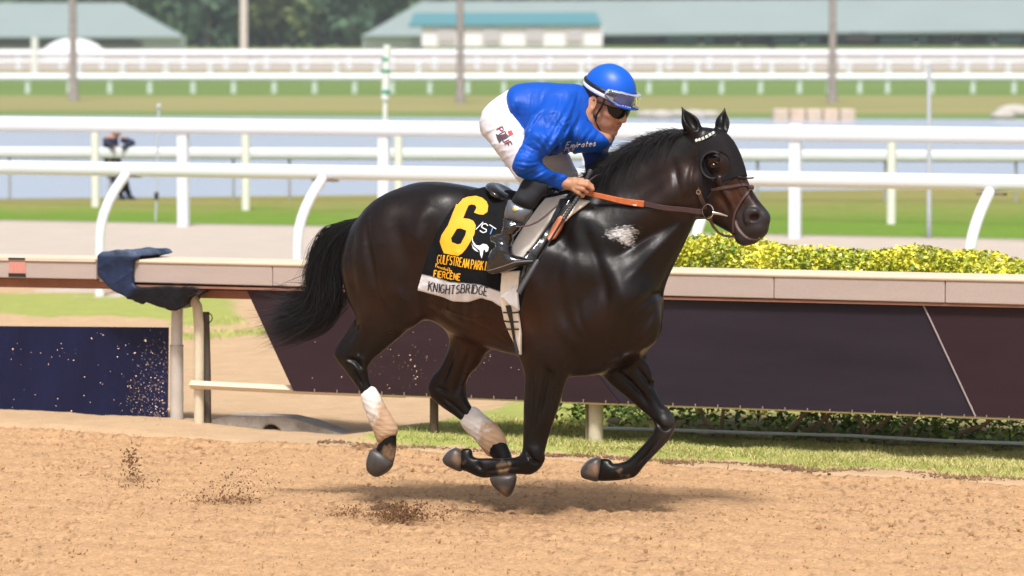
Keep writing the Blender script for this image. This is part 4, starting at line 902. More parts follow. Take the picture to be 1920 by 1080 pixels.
# ---- head, modelled in its own frame
def ep(px, py, lat): return HD.P(px, py, lat)
HEAD = [(1292,262),(1300,245),(1322,239),(1345,243),(1364,257),(1377,278),(1388,305),(1398,335),(1409,358),(1424,380),(1438,396),(1443,408),(1440,422),(1437,437),(1426,449),(1412,458),(1394,461),(1383,453),(1374,440),(1358,430),(1340,420),(1318,407),(1298,392),(1284,372),(1279,345),(1280,310),(1285,280)]
HW = [(1318,262,.07),(1342,300,.092),(1335,340,.085),(1312,360,.082),(1362,330,.066),(1378,365,.052),(1370,400,.045),(1350,395,.05),(1405,400,.05),(1420,425,.052),(1400,445,.038),(1365,290,.07)]
HEADI = Infl(HD, HEAD, 0.0, HW, ex=.72)
HX = Solid(); HX.add(HEADI, 0)
for s in (-1, 1):
    HX.add(Ell(ep(1309, 352, s * .05), (.085, .042, .09)), .04)       # cheek
    HX.add(Cap(ep(1345, 338, s * .082), ep(1370, 372, s * .05), .011, .008), .03)   # crest
    HX.add(Ell(ep(1337, 308, s * .082), (.036, .022, .031)), .025)    # orbit
    HX.add(Cap(ep(1325, 297, s * .098), ep(1345, 298, s * .097), .009, .009), .015)
    HX.cut(Ell(ep(1337, 311, s * .110), (.0250, .018, .0170)), .006); HX.add(Cap(ep(1328, 305, s * .100), ep(1337, 301, s * .1015), .0045, .005), .006); HX.add(Cap(ep(1337, 301, s * .1015), ep(1347, 307, s * .099), .005, .0045), .006)
    HX.cut(Cap(ep(1352, 352, s * .10), ep(1385, 395, s * .078), .02, .018), .04)
    HX.add(Ell(ep(1409, 405, s * .045), (.036, .022, .034)), .02)     # nostril
    HX.add(Cap(ep(1399, 400, s * .053), ep(1401, 415, s * .054), .010, .010), .02); HX.add(Cap(ep(1403, 396, s * .050), ep(1417, 396, s * .046), .010, .008), .02)
    HX.cut(Ell(ep(1411, 408, s * .072), (.0275, .046, .0190), np.array([[.88, 0, .47], [0, 1, 0], [-.47, 0, .88]])), .010)
    HX.add(Ell(ep(1418, 430, s * .025), (.035, .025, .026)), .025)    # upper lip
    HX.add(Ell(ep(1393, 448, s * .015), (.035, .024, .022)), .02)     # chin
    for a, b in (((1372, 413), (1384, 430)), ((1384, 430), (1398, 443)), ((1398, 443), (1424, 447))):
        HX.cut(Cap(ep(*a, s * .062), ep(*b, s * .052), .009, .009), .008)
HX.cut(Cap(ep(1424, 447, -.06), ep(1424, 447, .06), .005, .005), .008)
HX.lo, HX.hi = HX.bounds()
HS.add(Xf(HX, HF, HD), .045)
# ---- ears
def ear(tip, base, w, lt, lb, face, depth):
    tp = np.array(ep(*tip, lt)); bs = np.array(ep(*base, lb)); ax = tp - bs; L = np.linalg.norm(ax); ax /= L
    f = np.array(face, float); f -= ax * (f @ ax); f /= np.linalg.norm(f); b = np.cross(ax, f)
    e = Solid(); A = np.stack([b, f, ax])
    e.add(Ell(bs + ax * L * .36, (w, w * .8, L * .36), A), 0); e.add(Cap(bs + ax * L * .35, tp - ax * .006, w * .72, .0045), .03)
    e.add(Cap(bs - ax * .03, bs + ax * .05, w * .8, w * .9), .03)
    e.cut(Ell(bs + ax * L * .50 + f * w * .95, (w * .66, w * .85, L * .44), A), .006)
    e.lo, e.hi = e.bounds(); return e
E1 = ear((1277, 199), (1305, 250), .038, -.085, -.055, (.75, -.62, .0), .02)
E2 = ear((1359, 201), (1352, 250), .030, .085, .055, (.85, -.30, .0), .02)
HS.add(Xf(E1, HF, HD), .02); HS.add(Xf(E2, HF, HD), .02)
# veins and skin ripple over the barrel
RELIEF = []      # (traced line, width m, depth m (+ groove, - ridge), side -1 near, 1 far, 0 both)
def rel(pts, w, dep, side=-1, lat=-.2): dep = dep * (2.6 if min(p[1] for p in pts) > 655 else 1.0); RELIEF.append((crom(np.array([hp(x, y, lat * (1 if side <= 0 else -1))[[0, 2]] for x, y in pts]), 4, False), w * S, dep, side))
# shoulder, neck and chest
rel([(1092,425),(1112,470),(1130,515),(1142,560),(1140,600)], 11, .012); rel([(1075,430),(1088,480),(1100,530)], 14, -.006); rel([(1150,500),(1168,545),(1178,585)], 16, -.008)
rel([(1055,470),(1052,520),(1058,570),(1075,615),(1105,640)], 13, .010); rel([(1085,560),(1092,600),(1108,628)], 7, .006); rel([(1000,560),(1008,610),(1020,650)], 14, .007)
rel([(1160,480),(1205,450),(1250,425),(1288,402)], 9, .007, -1, -.13); rel([(1190,520),(1215,490),(1245,455),(1275,420)], 7, -.004, -1, -.12); rel([(1230,500),(1255,460),(1280,420)], 6, .004, -1, -.10)
rel([(1175,610),(1195,580),(1222,555),(1243,540)], 8, .009, -1, -.15); rel([(1170,640),(1200,645),(1228,625)], 7, .006, -1, -.15); rel([(1235,560),(1226,600),(1205,640),(1170,668)], 5, -.004, -1, -.14)
rel([(1150,625),(1140,645),(1155,660),(1150,680)], 4, .005, -1, -.2); rel([(1195,660),(1165,672),(1130,690)], 5, -.005, -1, -.15)
rel([(1140,430),(1180,395),(1225,350),(1268,305)], 18, .006, -1, -.12); rel([(1120,400),(1165,360),(1210,315)], 16, -.004, -1, -.1); rel([(1262,300),(1272,340),(1280,372)], 6, .006, -1, -.08)
# barrel: ribs and flank
for k_ in range(7): rel([(870 + k_ * 20, 500), (866 + k_ * 20, 560), (862 + k_ * 21, 615)], 5.5, .0022, -1, -.28)
rel([(812,420),(826,480),(836,540),(832,580),(812,592)], 12, .013); rel([(800,575),(840,600),(890,628)], 6, .006); rel([(812,575),(850,588),(900,606),(940,640)], 2.6, -.0035, -1, -.26); rel([(880,597),(905,590),(935,600)], 2.2, -.003, -1, -.28)

# quarters
rel([(690,410),(700,470),(712,530),(724,575)], 9, .012, -1, -.2); rel([(668,440),(664,490),(675,550)], 9, .009, -1, -.15); rel([(800,385),(790,430),(795,480)], 18, -.008, -1, -.25); rel([(745,420),(765,480),(775,540)], 14, .011, -1, -.25); rel([(752,540),(768,565),(772,590)], 9, -.007, -1, -.2)
rel([(680,600),(665,625),(650,650)], 5, .007, -1, -.15); rel([(700,620),(688,655),(676,680)], 6, .005, -1, -.15)
# lower legs: tendons and joints
rel([(664,690),(680,722)], 3.2, .005, -1, -.15); rel([(652,672),(668,676),(680,690)], 4, .006, -1, -.15); rel([(672,664),(684,676)], 4, -.004, -1, -.15)
rel([(1030,690),(1018,745),(1005,800)], 4, .005, -1, -.17); rel([(1046,690),(1038,745),(1022,795)], 3, -.0035, -1, -.17); rel([(1003,700),(998,760),(994,820)], 4, .004, -1, -.17)
rel([(990,845),(1000,862),(1010,868)], 4, .006, -1, -.14); rel([(985,870),(1000,858)], 3, -.003, -1, -.14); rel([(915,884),(945,878),(975,874)], 2.6, .005, -1, -.13); rel([(893,868),(905,880)], 4, .004, -1, -.13)
rel([(1150,690),(1185,722),(1215,760)], 5, .006, 1, -.05); rel([(1195,690),(1222,730),(1240,765)], 4, .005, 1, -.05); rel([(1228,790),(1245,805),(1255,800)], 4, .006, 1, -.05); rel([(1195,870),(1215,848),(1232,825)], 2.6, .005, 1, -.05)
rel([(850,660),(836,695),(826,720)], 5, .006, 1, -.05); rel([(880,660),(862,700),(850,740)], 5, .005, 1, -.05); rel([(830,748),(850,765),(870,785)], 3, .005, 1, -.05); rel([(815,728),(835,735)], 4, .005, 1, -.05)
rel([(1342,358),(1358,380),(1368,398)], 5, .007, -1, -.07); rel([(1356,356),(1372,378),(1380,396)], 4, -.004, -1, -.06); rel([(1300,300),(1296,340),(1306,372)], 5, .005, -1, -.08); rel([(1384,352),(1394,372),(1402,388)], 3, .003, -1, -.04)
def reliefn(p, d):
    m = np.abs(d) < .04
    if not m.any(): return d
    q = p[m]; r = np.zeros(len(q))
    for L, w, dep, side in RELIEF:
        b = (q[:, 0] > L[:, 0].min() - 3 * w) & (q[:, 0] < L[:, 0].max() + 3 * w) & (q[:, 2] > L[:, 1].min() - 3 * w) & (q[:, 2] < L[:, 1].max() + 3 * w)
        if side == 1: b &= (q[:, 1] > -.02)
        elif side == -1: b &= (q[:, 1] < -.005) | (q[:, 1] > .16)
        if not b.any(): continue
        i = np.nonzero(b)[0]; x = q[i][:, [0, 2]]; dm = np.full(len(i), 1e9); tm = np.zeros(len(i)); n_ = len(L) - 1
        for k in range(n_):
            e = L[k + 1] - L[k]; v = x - L[k]; t = np.clip((v @ e) / (e @ e), 0, 1); dd = ((v - t[:, None] * e) ** 2).sum(1); u = dd < dm; dm = np.where(u, dd, dm); tm = np.where(u, (k + t) / n_, tm)
        r[i] += 1.45 * dep * np.exp(-dm / (w * w)) * np.sin(np.pi * np.clip(tm * .84 + .08, 0, 1)) ** .8
    d = d.copy(); d[m] += r; return d
HS.fn(reliefn)
def skinfn(p, d):
    m = np.abs(d) < .03
    if not m.any(): return d
    q = p[m]; r = .0016 * fbm(q * np.array([1.0, 1.0, .8]), 14, 3, 5); d = d.copy(); d[m] += r; return d
HS.fn(skinfn)
COATC = [(745,500,75,.26),(800,520,40,.38),(1065,580,60,.18),(1010,600,40,.30),(1235,380,48,.25),(1265,340,30,.4),(1130,620,60,.22),(1355,378,16,.95),(930,640,60,.6), # (px,py,sigma px, amount) : warmer brown regions of the bay coat
    (890,620,70,.75),(830,600,50,.6),(960,600,60,.7),(1010,560,50,.30),(700,560,45,.35),(655,520,20,.35),(780,470,60,.22),(820,520,25,.55),(1060,640,60,.18),(1250,370,55,.22),(1375,370,30,.85),(1400,400,25,.55),(1330,312,26,.38),(1290,320,16,.6),(1280,390,30,.3),(870,650,25,.5),(1200,640,50,.18),(730,610,30,.2)]
def coat(V):
    q = HF.px(V); b = np.zeros(len(V))
    for (x, y, s_, a) in COATC: b = np.maximum(b, a * np.exp(-((q[:, 0] - x) ** 2 + (q[:, 1] - y) ** 2) / (2 * s_ * s_)))
    b *= np.clip(.75 + .5 * fbm(V, 9, 3, 3), 0, 1.2)
    x, y = q[:, 0], q[:, 1]; near = V[:, 1] < -.03
    a = np.exp(-(((x - 1166) / 37) ** 2 + ((y - 436 + .12 * (x - 1166)) / 16) ** 2)) + .7 * np.exp(-(((x - 1178) / 18) ** 2 + ((y - 456) / 12) ** 2))   # scuff of white on the shoulder
    mark = np.clip(a * .62, 0, .62) * near
    dust = np.zeros(len(V))
    for (u, v, s_, am) in ((733, 850, 15, .6), (870, 862, 9, .35), (1170, 888, 16, .35), (947, 880, 16, .5), (903, 893, 14, .25)): dust = np.maximum(dust, am * np.exp(-((x - u) ** 2 + (y - v) ** 2) / (2 * s_ * s_)))
    nost = np.exp(-(((x - 1412) / 6) ** 4 + ((y - 408) / 5) ** 4)) * .9
    ML = np.array([(1379,416),(1384,427),(1392,438),(1402,446),(1412,449),(1421,449)]); lipd = np.min([np.hypot(x - a, y - b) for a, b in crom(ML, 8, False)], 0); lip = np.exp(-(lipd / (2.1 - .028 * np.clip(x - 1380, 0, 60))) ** 2) * (V[:, 0] > HF.P(1370, 420, 0)[0]) * np.clip(1.0 - (x - 1380) / 60, .15, .9)
    return {'brown': np.clip(b, 0, 1), 'mark': mark, 'dust': dust, 'nost': nost, 'lip': lip, 'muz': np.clip((x - 1372 + (y - 400) * .35) / 22, 0, 1) * np.clip((y - 378) / 14, 0, 1) * .85}
def coat_mat():
    m = material('bay_coat', (.0042, .0030, .0027), rough=.31, rvar=(6, .27, .46), spec=.27, noise=(60, .25, (1, 1, 1.6)), bump=[(150, .16, .003, (1, 1, .35)), (22, .12, .01)],
                 mixes=[('brown', (.066, .022, .010)), ('dust', (.30, .19, .115), 26, .22), ('muz', (.030, .026, .027)), ('nost', (.045, .008, .007)), ('lip', (.40, .32, .31)), ('mark', (.62, .61, .60), 95, .17, (.40, 1, 1.5))], sheen=0)
    return m
M_coat = coat_mat()
horse = sculpt('horse', HS, .0052, HF, M_coat, smooth=2, attrs=coat)
tag(horse, 'dark brown racehorse galloping to the right with a rider in blue', 'horse')
HB = surf(horse)
# ================================================================== HORSE PARTS AND TACK
def hitl(px, py, bvh, fr, off=0.0, fallback=None):
    o = fr.tol(CAMP); d = fr.R @ ray(px, py); h = bvh.ray_cast(Vector(o), Vector(d))
    if h[0] is None: return (fr.P(px, py, fallback) if fallback is not None else None), np.array([0, -1., 0])
    n = np.array(h[1]);
    if n @ d > 0: n = -n
    return np.array(h[0]) + n * off, n
def place(o, fr=HF, parent=None):
    if parent is not None:
        o.parent = parent
        if parent.type != 'EMPTY' and parent.location.length < 1e-6 and parent.parent is not None: pass
    else: fr.place(o)
    return o
# hooves
M_hoof = material('hoof_horn', (.052, .043, .038), rough=.45, noise=(24, .3, (1, 1, .4)), bump=[(60, .25, .004)], mixes=[('mud', (.22, .135, .085), 22, .25)])
for poly, lat, w, mud in (([(697,842),(689,860),(688,880),(700,893),(712,893),(728,884),(737,870),(730,858),(716,846)], -.12, .052, (732, 850)), ([(920,893),(922,906),(930,917),(942,927),(952,932),(960,924),(966,908),(967,890),(945,888)], .12, .05, (945, 925)),
    ([(862,842),(852,840),(843,845),(833,855),(830,863),(836,872),(850,879),(865,884),(870,865),(868,850)], -.10, .05, (860, 862)), ([(1128,862),(1118,858),(1105,864),(1094,874),(1089,884),(1092,895),(1105,900),(1122,902),(1128,885)], .10, .05, (1115, 880))):
    hs_ = Solid(); hs_.add(infl(poly, lat, [(np.mean([p[0] for p in poly]), np.mean([p[1] for p in poly]), w)], ex=.75), 0)
    o = sculpt('hoof', hs_, .004, mat=M_hoof, parent=horse, smooth=2, attrs=lambda V, m=mud: {'mud': np.clip(.80 - .035 * np.hypot(*(HF.px(V) - np.array(m)).T), .0, .66)})
for pts, lat in (([(699,842),(691,852),(687,866),(690,881)], -.10), ([(921,893),(923,907),(931,918),(943,928)], .14), ([(854,839.5),(843,844),(834,853),(830,863)], -.07), ([(1118,857),(1105,862.5),(1094,873),(1089,884)], .13)):
    mb = MB(); mb.tube(crom(np.array([hp(x, y, lat) for x, y in pts]), 4, False), .0045, 8); mb.build('horseshoe', material('shoe_metal', (.55, .50, .46), rough=.45, metal=.4) if 'shoe_metal' not in bpy.data.materials else bpy.data.materials['shoe_metal'], horse)
# eyes
M_eye = material('eye', (.006, .003, .002), rough=.12, spec=.45)
for s in (-1, 1):
    mb = MB(); c = HF.tol(HD.tow(ep(1337.5, 311, s * .088))); mb.sphere(c, (.0265, .0205, .0195), 20, 14); o = mb.build('eye', M_eye, horse)
# hair
M_hair = material('horse_hair', (.010, .009, .009), rough=.42, spec=.25, mixes=[('gray', (.055, .055, .065))])
def strands(name, C, w, parent, mat, gray=None):
    """C (n, k, 3) strand paths"""
    n, k, _ = C.shape; T = np.gradient(C, axis=1); T /= np.linalg.norm(T, axis=2)[..., None] + 1e-9
    r = NR.normal(0, 1, (n, 1, 3)); B = np.cross(T, r); B /= np.linalg.norm(B, axis=2)[..., None] + 1e-9; B2 = np.cross(T, B)
    t = np.linspace(0, 1, k)[None, :, None]; ww = w * (1 - t ** 2.2 * .92) * NR.uniform(.6, 1.3, (n, 1, 1))
    V = np.stack([C + B * ww, C - B * ww * .5 + B2 * ww * .87, C - B * ww * .5 - B2 * ww * .87], 2)      # n,k,3,3
    I = np.arange(n * k * 3).reshape(n, k, 3); F_ = []
    for a in range(3):
        b = (a + 1) % 3; F_.append(np.stack([I[:, :-1, a], I[:, :-1, b], I[:, 1:, b], I[:, 1:, a]], -1).reshape(-1, 4))
    me = mesh(name, V.reshape(-1, 3), np.concatenate(F_)); attr(me, 'gray', np.repeat(NR.uniform(0, 1, n) ** 3 if gray is None else gray, k * 3)); return link(name, me, parent, mat)
def bez(P, ts):
    P = crom(P, 12, False); L = np.r_[0, np.cumsum(np.linalg.norm(np.diff(P, axis=0), axis=1))]; L /= L[-1]; return np.stack([np.interp(ts, L, P[:, i]) for i in range(3)], -1)
TS = [hp(672, 418, 0), hp(645, 436, .0), hp(622, 470, .01), hp(611, 515, .02), hp(612, 555, .03), hp(598, 586, .05), hp(562, 606, .07), hp(502, 630, .10)]
n = 3400; k = 18; ts = np.linspace(0, 1, k); C = np.empty((n, k, 3)); wpx = np.interp(ts, [0, .12, .3, .5, .65, .85, 1], [10, 20, 34, 37, 35, 32, 28]) * S
off = NR.normal(0, .5, (n, 3)); off = off / np.maximum(1, np.linalg.norm(off, axis=1) / 1.0)[:, None]; clump = np.round(off * 2.6) / 2.6; te = np.clip(NR.beta(3.2, 1.1, n), .25, 1.0)
for i in range(n):
    tt = ts * te[i]; base = bez(TS, tt) if i % 40 == 0 else None
    if base is not None: tbl = bez(TS, np.linspace(0, 1, 60)); 
    b = np.stack([np.interp(tt, np.linspace(0, 1, 60), tbl[:, a]) for a in range(3)], -1); w_ = np.interp(tt, ts, wpx)
    o_ = off[i] * (1 - tt[:, None] * .62) + clump[i] * tt[:, None] * .66; ph = NR.uniform(0, 6.28)
    C[i] = b + o_ * w_[:, None] * [1, .8, 1] + .006 * np.sin(tt[:, None] * 9 + ph + np.array([0, 1, 2])) * tt[:, None]
fly = NR.integers(0, n, 900)
C[fly] += (NR.normal(0, .04, (900, 1, 3)) + np.array([-.03, 0, .012])) * (ts[None, :, None] ** 2)
C += .010 * np.sin(C[:, :1, 2:3] * 0 + clump[:, None, :] * 9 + ts[None, :, None] * 6) * ts[None, :, None]
tt = ts[None, :, None]; n3 = 330; P0 = np.array([hp(655, 425, 0), hp(612, 440, .0), hp(590, 478, .0), hp(580, 520, 0), hp(577, 560, 0), hp(560, 590, 0)]); W3 = np.empty((n3, k, 3))
for i in range(n3): W3[i] = bez(P0 + NR.normal(0, .012, 3) + NR.normal(0, .020, (6, 3)) * [1, .6, 1] * np.linspace(.2, 1.2, 6)[:, None], ts * NR.uniform(.45, 1))
n4 = 420; W4 = np.empty((n4, k, 3))
for i in range(n4):
    a = np.array([610 + NR.normal(0, 22), 560 + NR.normal(0, 14)]); b = np.array([a[0] - NR.uniform(50, 110), a[1] + NR.uniform(-8, 62)]); m = (a + b) / 2 + [0, NR.uniform(-4, 16)]
    W4[i] = bez(np.array([hp(*a, .02), hp(*m, .04), hp(*b, .06 + NR.normal(0, .03))]), ts)
o = strands('tail', np.concatenate([C, W3, W4]), .0013, horse, M_hair)
gr = np.concatenate([NR.uniform(0, 1, n) ** 2, NR.uniform(0, .3, n3), NR.uniform(.2, 1, n4)])[:, None, None] * (ts ** 2.2)[None, :, None] * np.ones((1, 1, 3)); o.data.attributes['gray'].data.foreach_set('value', np.clip(gr * 1.2, 0, 1).astype(np.float32).ravel())
HBt = surf(horse)
n = 8200; k = 12; ts = np.linspace(0, 1, k); cr = np.array([hp(1092, 372, 0), hp(1112, 350, 0), hp(1135, 322, 0), hp(1175, 289, 0), hp(1215, 265, 0), hp(1255, 249, 0), hp(1290, 244, 0)])
u = NR.uniform(0, 1, n) ** .9; root = bez(cr, u) + np.stack([NR.normal(0, .004, n), NR.normal(0, .018, n), -np.abs(NR.normal(0, .012, n))], 1)
L_ = np.interp(u, [0, .25, .5, .8, 1], [.12, .19, .18, .15, .12]) * NR.uniform(.5, 1.08, n); side = NR.normal(-.2, .5, n); up = np.abs(NR.normal(.36, .16, n))
bk = NR.normal(1.0, .14, n)
C = root[:, None, :] + np.zeros((n, k, 3)); t = ts[None, :]
C[:, :, 0] += -bk[:, None] * L_[:, None] * t * (1 - .25 * t); C[:, :, 1] += side[:, None] * L_[:, None] * .42 * t; C[:, :, 2] += L_[:, None] * (up[:, None] * t * 1.25 - 1.15 * t * t * (.18 + .8 * np.abs(side[:, None])) - bk[:, None] * .40 * t)
C += .006 * np.sin(t[..., None] * 7 + NR.uniform(0, 6.28, (n, 1, 3))) * t[..., None]
n2 = 260; u2 = NR.uniform(.12, .42, n2); r2_ = bez(cr, u2); a2 = NR.uniform(rad(110), rad(185), n2); l2 = NR.uniform(.08, .16, n2); D2 = np.zeros((n2, k, 3)) + r2_[:, None]
D2[:, :, 0] += np.cos(a2)[:, None] * l2[:, None] * t; D2[:, :, 2] += np.sin(a2)[:, None] * l2[:, None] * t * .9 - .08 * t * t * l2[:, None] * 4; D2[:, :, 1] += NR.normal(0, .03, (n2, 1)) * t
strands('mane', np.concatenate([C, D2]), .0011, horse, M_hair)
# near side fall of the mane lying on the neck
n = 3200; u = NR.uniform(.02, 1, n); root = bez(cr, u); C = np.empty((n, 10, 3)); q0 = HF.px(root)
LL = np.interp(u, [0, .3, .6, 1], [36, 40, 34, 16]) * NR.uniform(.4, 1.15, n); dx = -LL * NR.uniform(.7, 1.5, n); dy = LL * NR.uniform(.35, .85, n); ok = []
for i in range(n):
    good = True
    for j in range(10):
        t = .06 + .94 * j / 9; p, nn = hitl(q0[i, 0] + dx[i] * t, q0[i, 1] + 3 + dy[i] * t ** 1.1, HBt, HF, .003 + .007 * math.sin(math.pi * t * .9) * (i % 7) / 7)
        if p is None: good = False; break
        C[i, j] = p
    if good and abs(C[i, :, 1]).max() < .2: ok.append(i)
strands('mane', C[ok], .0010, horse, M_hair)
# bandages
M_band = material('bandage', (.72, .68, .64), rough=.85, noise=[(30, .08), (11, .08, (.3, .3, 2))], bump=[(26, .55, .008, (.25, .25, 1.6))], mixes=[('mud', (.46, .30, .185), 26, .18)])
for poly, Cc, W_b, f_, lab in (([(677,742),(701,725),(724,764),(743,797),(744,814),(728,826),(712,834),(700,807)], [(690,735,-.125),(728,820,-.12)], [(690,738,.036),(722,800,.042),(728,818,.042)], lambda x, y: (x - 690) * .022 + (y - 735) * .007 - .10, 'white leg bandage caked with tan dirt on the near hind leg'),
    ([(863,791),(886,762),(914,783),(937,802),(950,832),(933,845),(918,857),(893,828)], [(875,778,.13),(935,835,.125)], [(878,780,.037),(925,825,.042)], lambda x, y: (x - 880) * .013 + (y - 780) * .009 - .02, 'white leg bandage stained tan on the far hind leg')):
    b = Solid(); b.add(infl(poly, Cc, W_b), 0); b.fn(lambda p, d: d + .0006 * np.sin(p[:, 2] * 210 + p[:, 0] * 100 + 3 * fbm(p, 9, 2, 7)) + .002 * fbm(p, 26, 2, 4))
    o = sculpt('leg_bandage', b, .004, HF, M_band, smooth=1, attrs=lambda V, f=f_: {'mud': np.clip(f(*HF.px(V).T), .05, .85) * 1.0}); tag(o, lab, 'bandage', 'bandages on the hind legs')
# ---- layers that lie on the horse
def layer(name, poly, off, h, mat, y0=-.5, y1=-.02, lat=-.27, smooth=0, parent=None, wr=0.0, wsc=18, k=0.004, attrs=None, base=None, rnd=1, fold=None, seed=3):
    b = base or HS; sl = Slab(HF, poly, y0, y1, lat, smooth)
    def f(p):
        d = b(p) - off
        if wr: d = d + wr * fbm(p, wsc, 3, seed)
        if fold: d = fold(p, d)
        return -smin(-d, -sl(p), k)
    class Q: pass
    lo = sl.lo.copy(); hi = sl.hi.copy(); lo[1] = max(lo[1], -.40); hi[1] = min(hi[1], .40)
    V, Fc = nets(f, lo, hi, h, rnd)
    if y1 < .1 and y0 < -.3:                          # drop the hidden inner faces
        c = V[Fc].mean(1); dd = b(c); keep = dd > off * .25; Fc = Fc[keep]; used = np.unique(Fc); mp = -np.ones(len(V), int); mp[used] = np.arange(len(used)); V = V[used]; Fc = mp[Fc]
    me = mesh(name, V, Fc)
    for kk_, v in (attrs(V).items() if attrs else ()): attr(me, kk_, v)
    o = link(name, me, parent, mat)
    if parent is None: HF.place(o)
    return o
def inpoly(V, poly, soft=.0035, lat=-.27):
    P = HF.PP(poly, lat)[:, [0, 2]]; return np.clip(.5 - polysd(V[:, [0, 2]], P) / (2 * soft), 0, 1)
CLOTH = [(915,300),(896,347),(869,360),(842,394),(818,438),(799,489),(791,515),(781,545),(812,553),(850,565),(880,566),(905,558),(925,564),(945,577),(972,588),(1000,500),(1040,400),(1050,300)]
BANDW = [(770,512),(799,516),(850,529),(876,530),(905,533),(945,547),(945,620),(760,620)]
def clothfold(p, d):
    q = HF.px(p); x, y = q[:, 0], q[:, 1]
    r = .004 * np.sin((x * .8 + y * .35) * .10 + 2 * fbm(p, 6, 2, 8)) * np.clip((x - 850) / 60, 0, 1) + .003 * fbm(p, 25, 3, 5) + .006 * np.exp(-((x - 862 - (y - 500) * .1) / 6) ** 2) * (y > 470)
    return d - .0035 * 0 - r
cloth = layer('saddle_cloth', CLOTH, .013, .0055, material('black_cloth', (.006, .006, .007), rough=.8, spec=.12, sheen=0, bump=[(420, .15, .002), (30, .25, .008)], mixes=[('band', (.74, .75, .80))]), y0=-.5, y1=.5, rnd=2, fold=clothfold,
              attrs=lambda V: {'band': inpoly(V, BANDW)})
tag(cloth, 'black saddle cloth with a big yellow 6, yellow lettering and a white name band', 'saddle cloth')
CB = surf(cloth)
# ---- lettering: strokes laid on a surface
def arc(cx, cy, rx, ry, a0, a1, n=9): return [(cx + rx * math.cos(rad(a0 + (a1 - a0) * i / n)), cy + ry * math.sin(rad(a0 + (a1 - a0) * i / n))) for i in range(n + 1)]
G = {'A': [[(0, 0), (.3, 1), (.6, 0)], [(.12, .36), (.48, .36)]], 'B': [[(0, 0), (0, 1)], [(0, 1)] + arc(.28, .76, .24, .24, 90, -90) + [(0, .52)], [(0, .52)] + arc(.3, .26, .28, .26, 90, -90) + [(0, 0)]],
     'C': [arc(.32, .5, .32, .5, 50, 310, 14)], 'D': [[(0, 0), (0, 1), (.2, 1)] + arc(.22, .5, .38, .5, 90, -90, 12) + [(0, 0)]], 'E': [[(.5, 1), (0, 1), (0, 0), (.52, 0)], [(0, .52), (.4, .52)]],
     'F': [[(.5, 1), (0, 1), (0, 0)], [(0, .52), (.4, .52)]], 'G': [arc(.32, .5, .32, .5, 50, 340, 16) + [(.62, .45), (.40, .45)]], 'H': [[(0, 0), (0, 1)], [(.55, 0), (.55, 1)], [(0, .5), (.55, .5)]], 'I': [[(.1, 0), (.1, 1)]],
     'J': [[(.4, 1), (.4, .25)] + arc(.2, .22, .2, .22, 0, -170)], 'K': [[(0, 0), (0, 1)], [(.52, 1), (.02, .45)], [(.16, .6), (.56, 0)]], 'L': [[(0, 1), (0, 0), (.48, 0)]], 'M': [[(0, 0), (.04, 1), (.35, .1), (.66, 1), (.7, 0)]],
     'N': [[(0, 0), (0, 1), (.55, 0), (.55, 1)]], 'P': [[(0, 0), (0, 1)], [(0, 1)] + arc(.25, .74, .27, .26, 90, -90) + [(0, .48)]], 'R': [[(0, 0), (0, 1)], [(0, 1)] + arc(.25, .75, .26, .25, 90, -90) + [(0, .5)], [(.22, .5), (.56, 0)]],
     'S': [arc(.27, .75, .25, .25, 30, 270, 9) + arc(.27, .25, .27, .25, 90, -150, 9)], 'T': [[(0, 1), (.6, 1)], [(.3, 1), (.3, 0)]], 'U': [[(0, 1), (0, .25)] + arc(.27, .25, .27, .25, 180, 360) + [(.54, 1)]], 'Y': [[(0, 1), (.28, .5), (.56, 1)], [(.28, .5), (.28, 0)]],
     'a': [arc(.2, .25, .2, .25, 0, 360, 12), [(.4, .5), (.4, 0)]], 'b': [[(0, 1), (0, 0)], arc(.2, .25, .2, .25, 0, 360, 12)], 'd': [[(.4, 1), (.4, 0)], arc(.2, .25, .2, .25, 0, 360, 12)], 'e': [[(0, .27), (.4, .27)] + arc(.2, .25, .2, .25, 10, 310, 12)],
     'i': [[(.05, 0), (.05, .5)], [(.05, .72), (.05, .78)]], 'm': [[(0, 0), (0, .5)], [(0, .36)] + arc(.13, .37, .13, .13, 180, 0, 6) + [(.26, 0)], [(.26, .36)] + arc(.39, .37, .13, .13, 180, 0, 6) + [(.52, 0)]], 'n': [[(0, 0), (0, .5)], [(0, .33)] + arc(.18, .32, .18, .18, 180, 0, 6) + [(.36, 0)]],
     'r': [[(0, 0), (0, .5)], [(0, .32)] + arc(.18, .3, .18, .2, 180, 60, 5)], 's': [arc(.16, .37, .14, .13, 40, 270, 6) + arc(.16, .13, .16, .13, 90, -150, 6)], 't': [[(.1, .8), (.1, .1), (.22, 0)], [(0, .52), (.28, .52)]], 'y': [[(0, .5), (.2, 0)], [(.4, .5), (.12, -.25)]]}
SERIF = {'A': [(0, 0), (.6, 0)], 'D': [(0, 0), (0, 1)], 'B': [(0, 0), (0, 1)], 'F': [(0, 0)], 'H': [(0, 0), (0, 1), (.55, 0), (.55, 1)], 'I': [(.1, 0), (.1, 1)], 'K': [(0, 0), (0, 1), (.52, 1), (.56, 0)], 'L': [(0, 1)], 'M': [(0, 0), (.04, 1), (.66, 1), (.7, 0)],
         'N': [(0, 0), (0, 1), (.55, 1)], 'P': [(0, 0)], 'R': [(0, 0), (.56, 0)], 'T': [(.3, 0)], 'U': [(0, 1), (.54, 1)]}
def adv(ch): return .35 if ch == ' ' else max(p[0] for s_ in G[ch] for p in s_) + .22
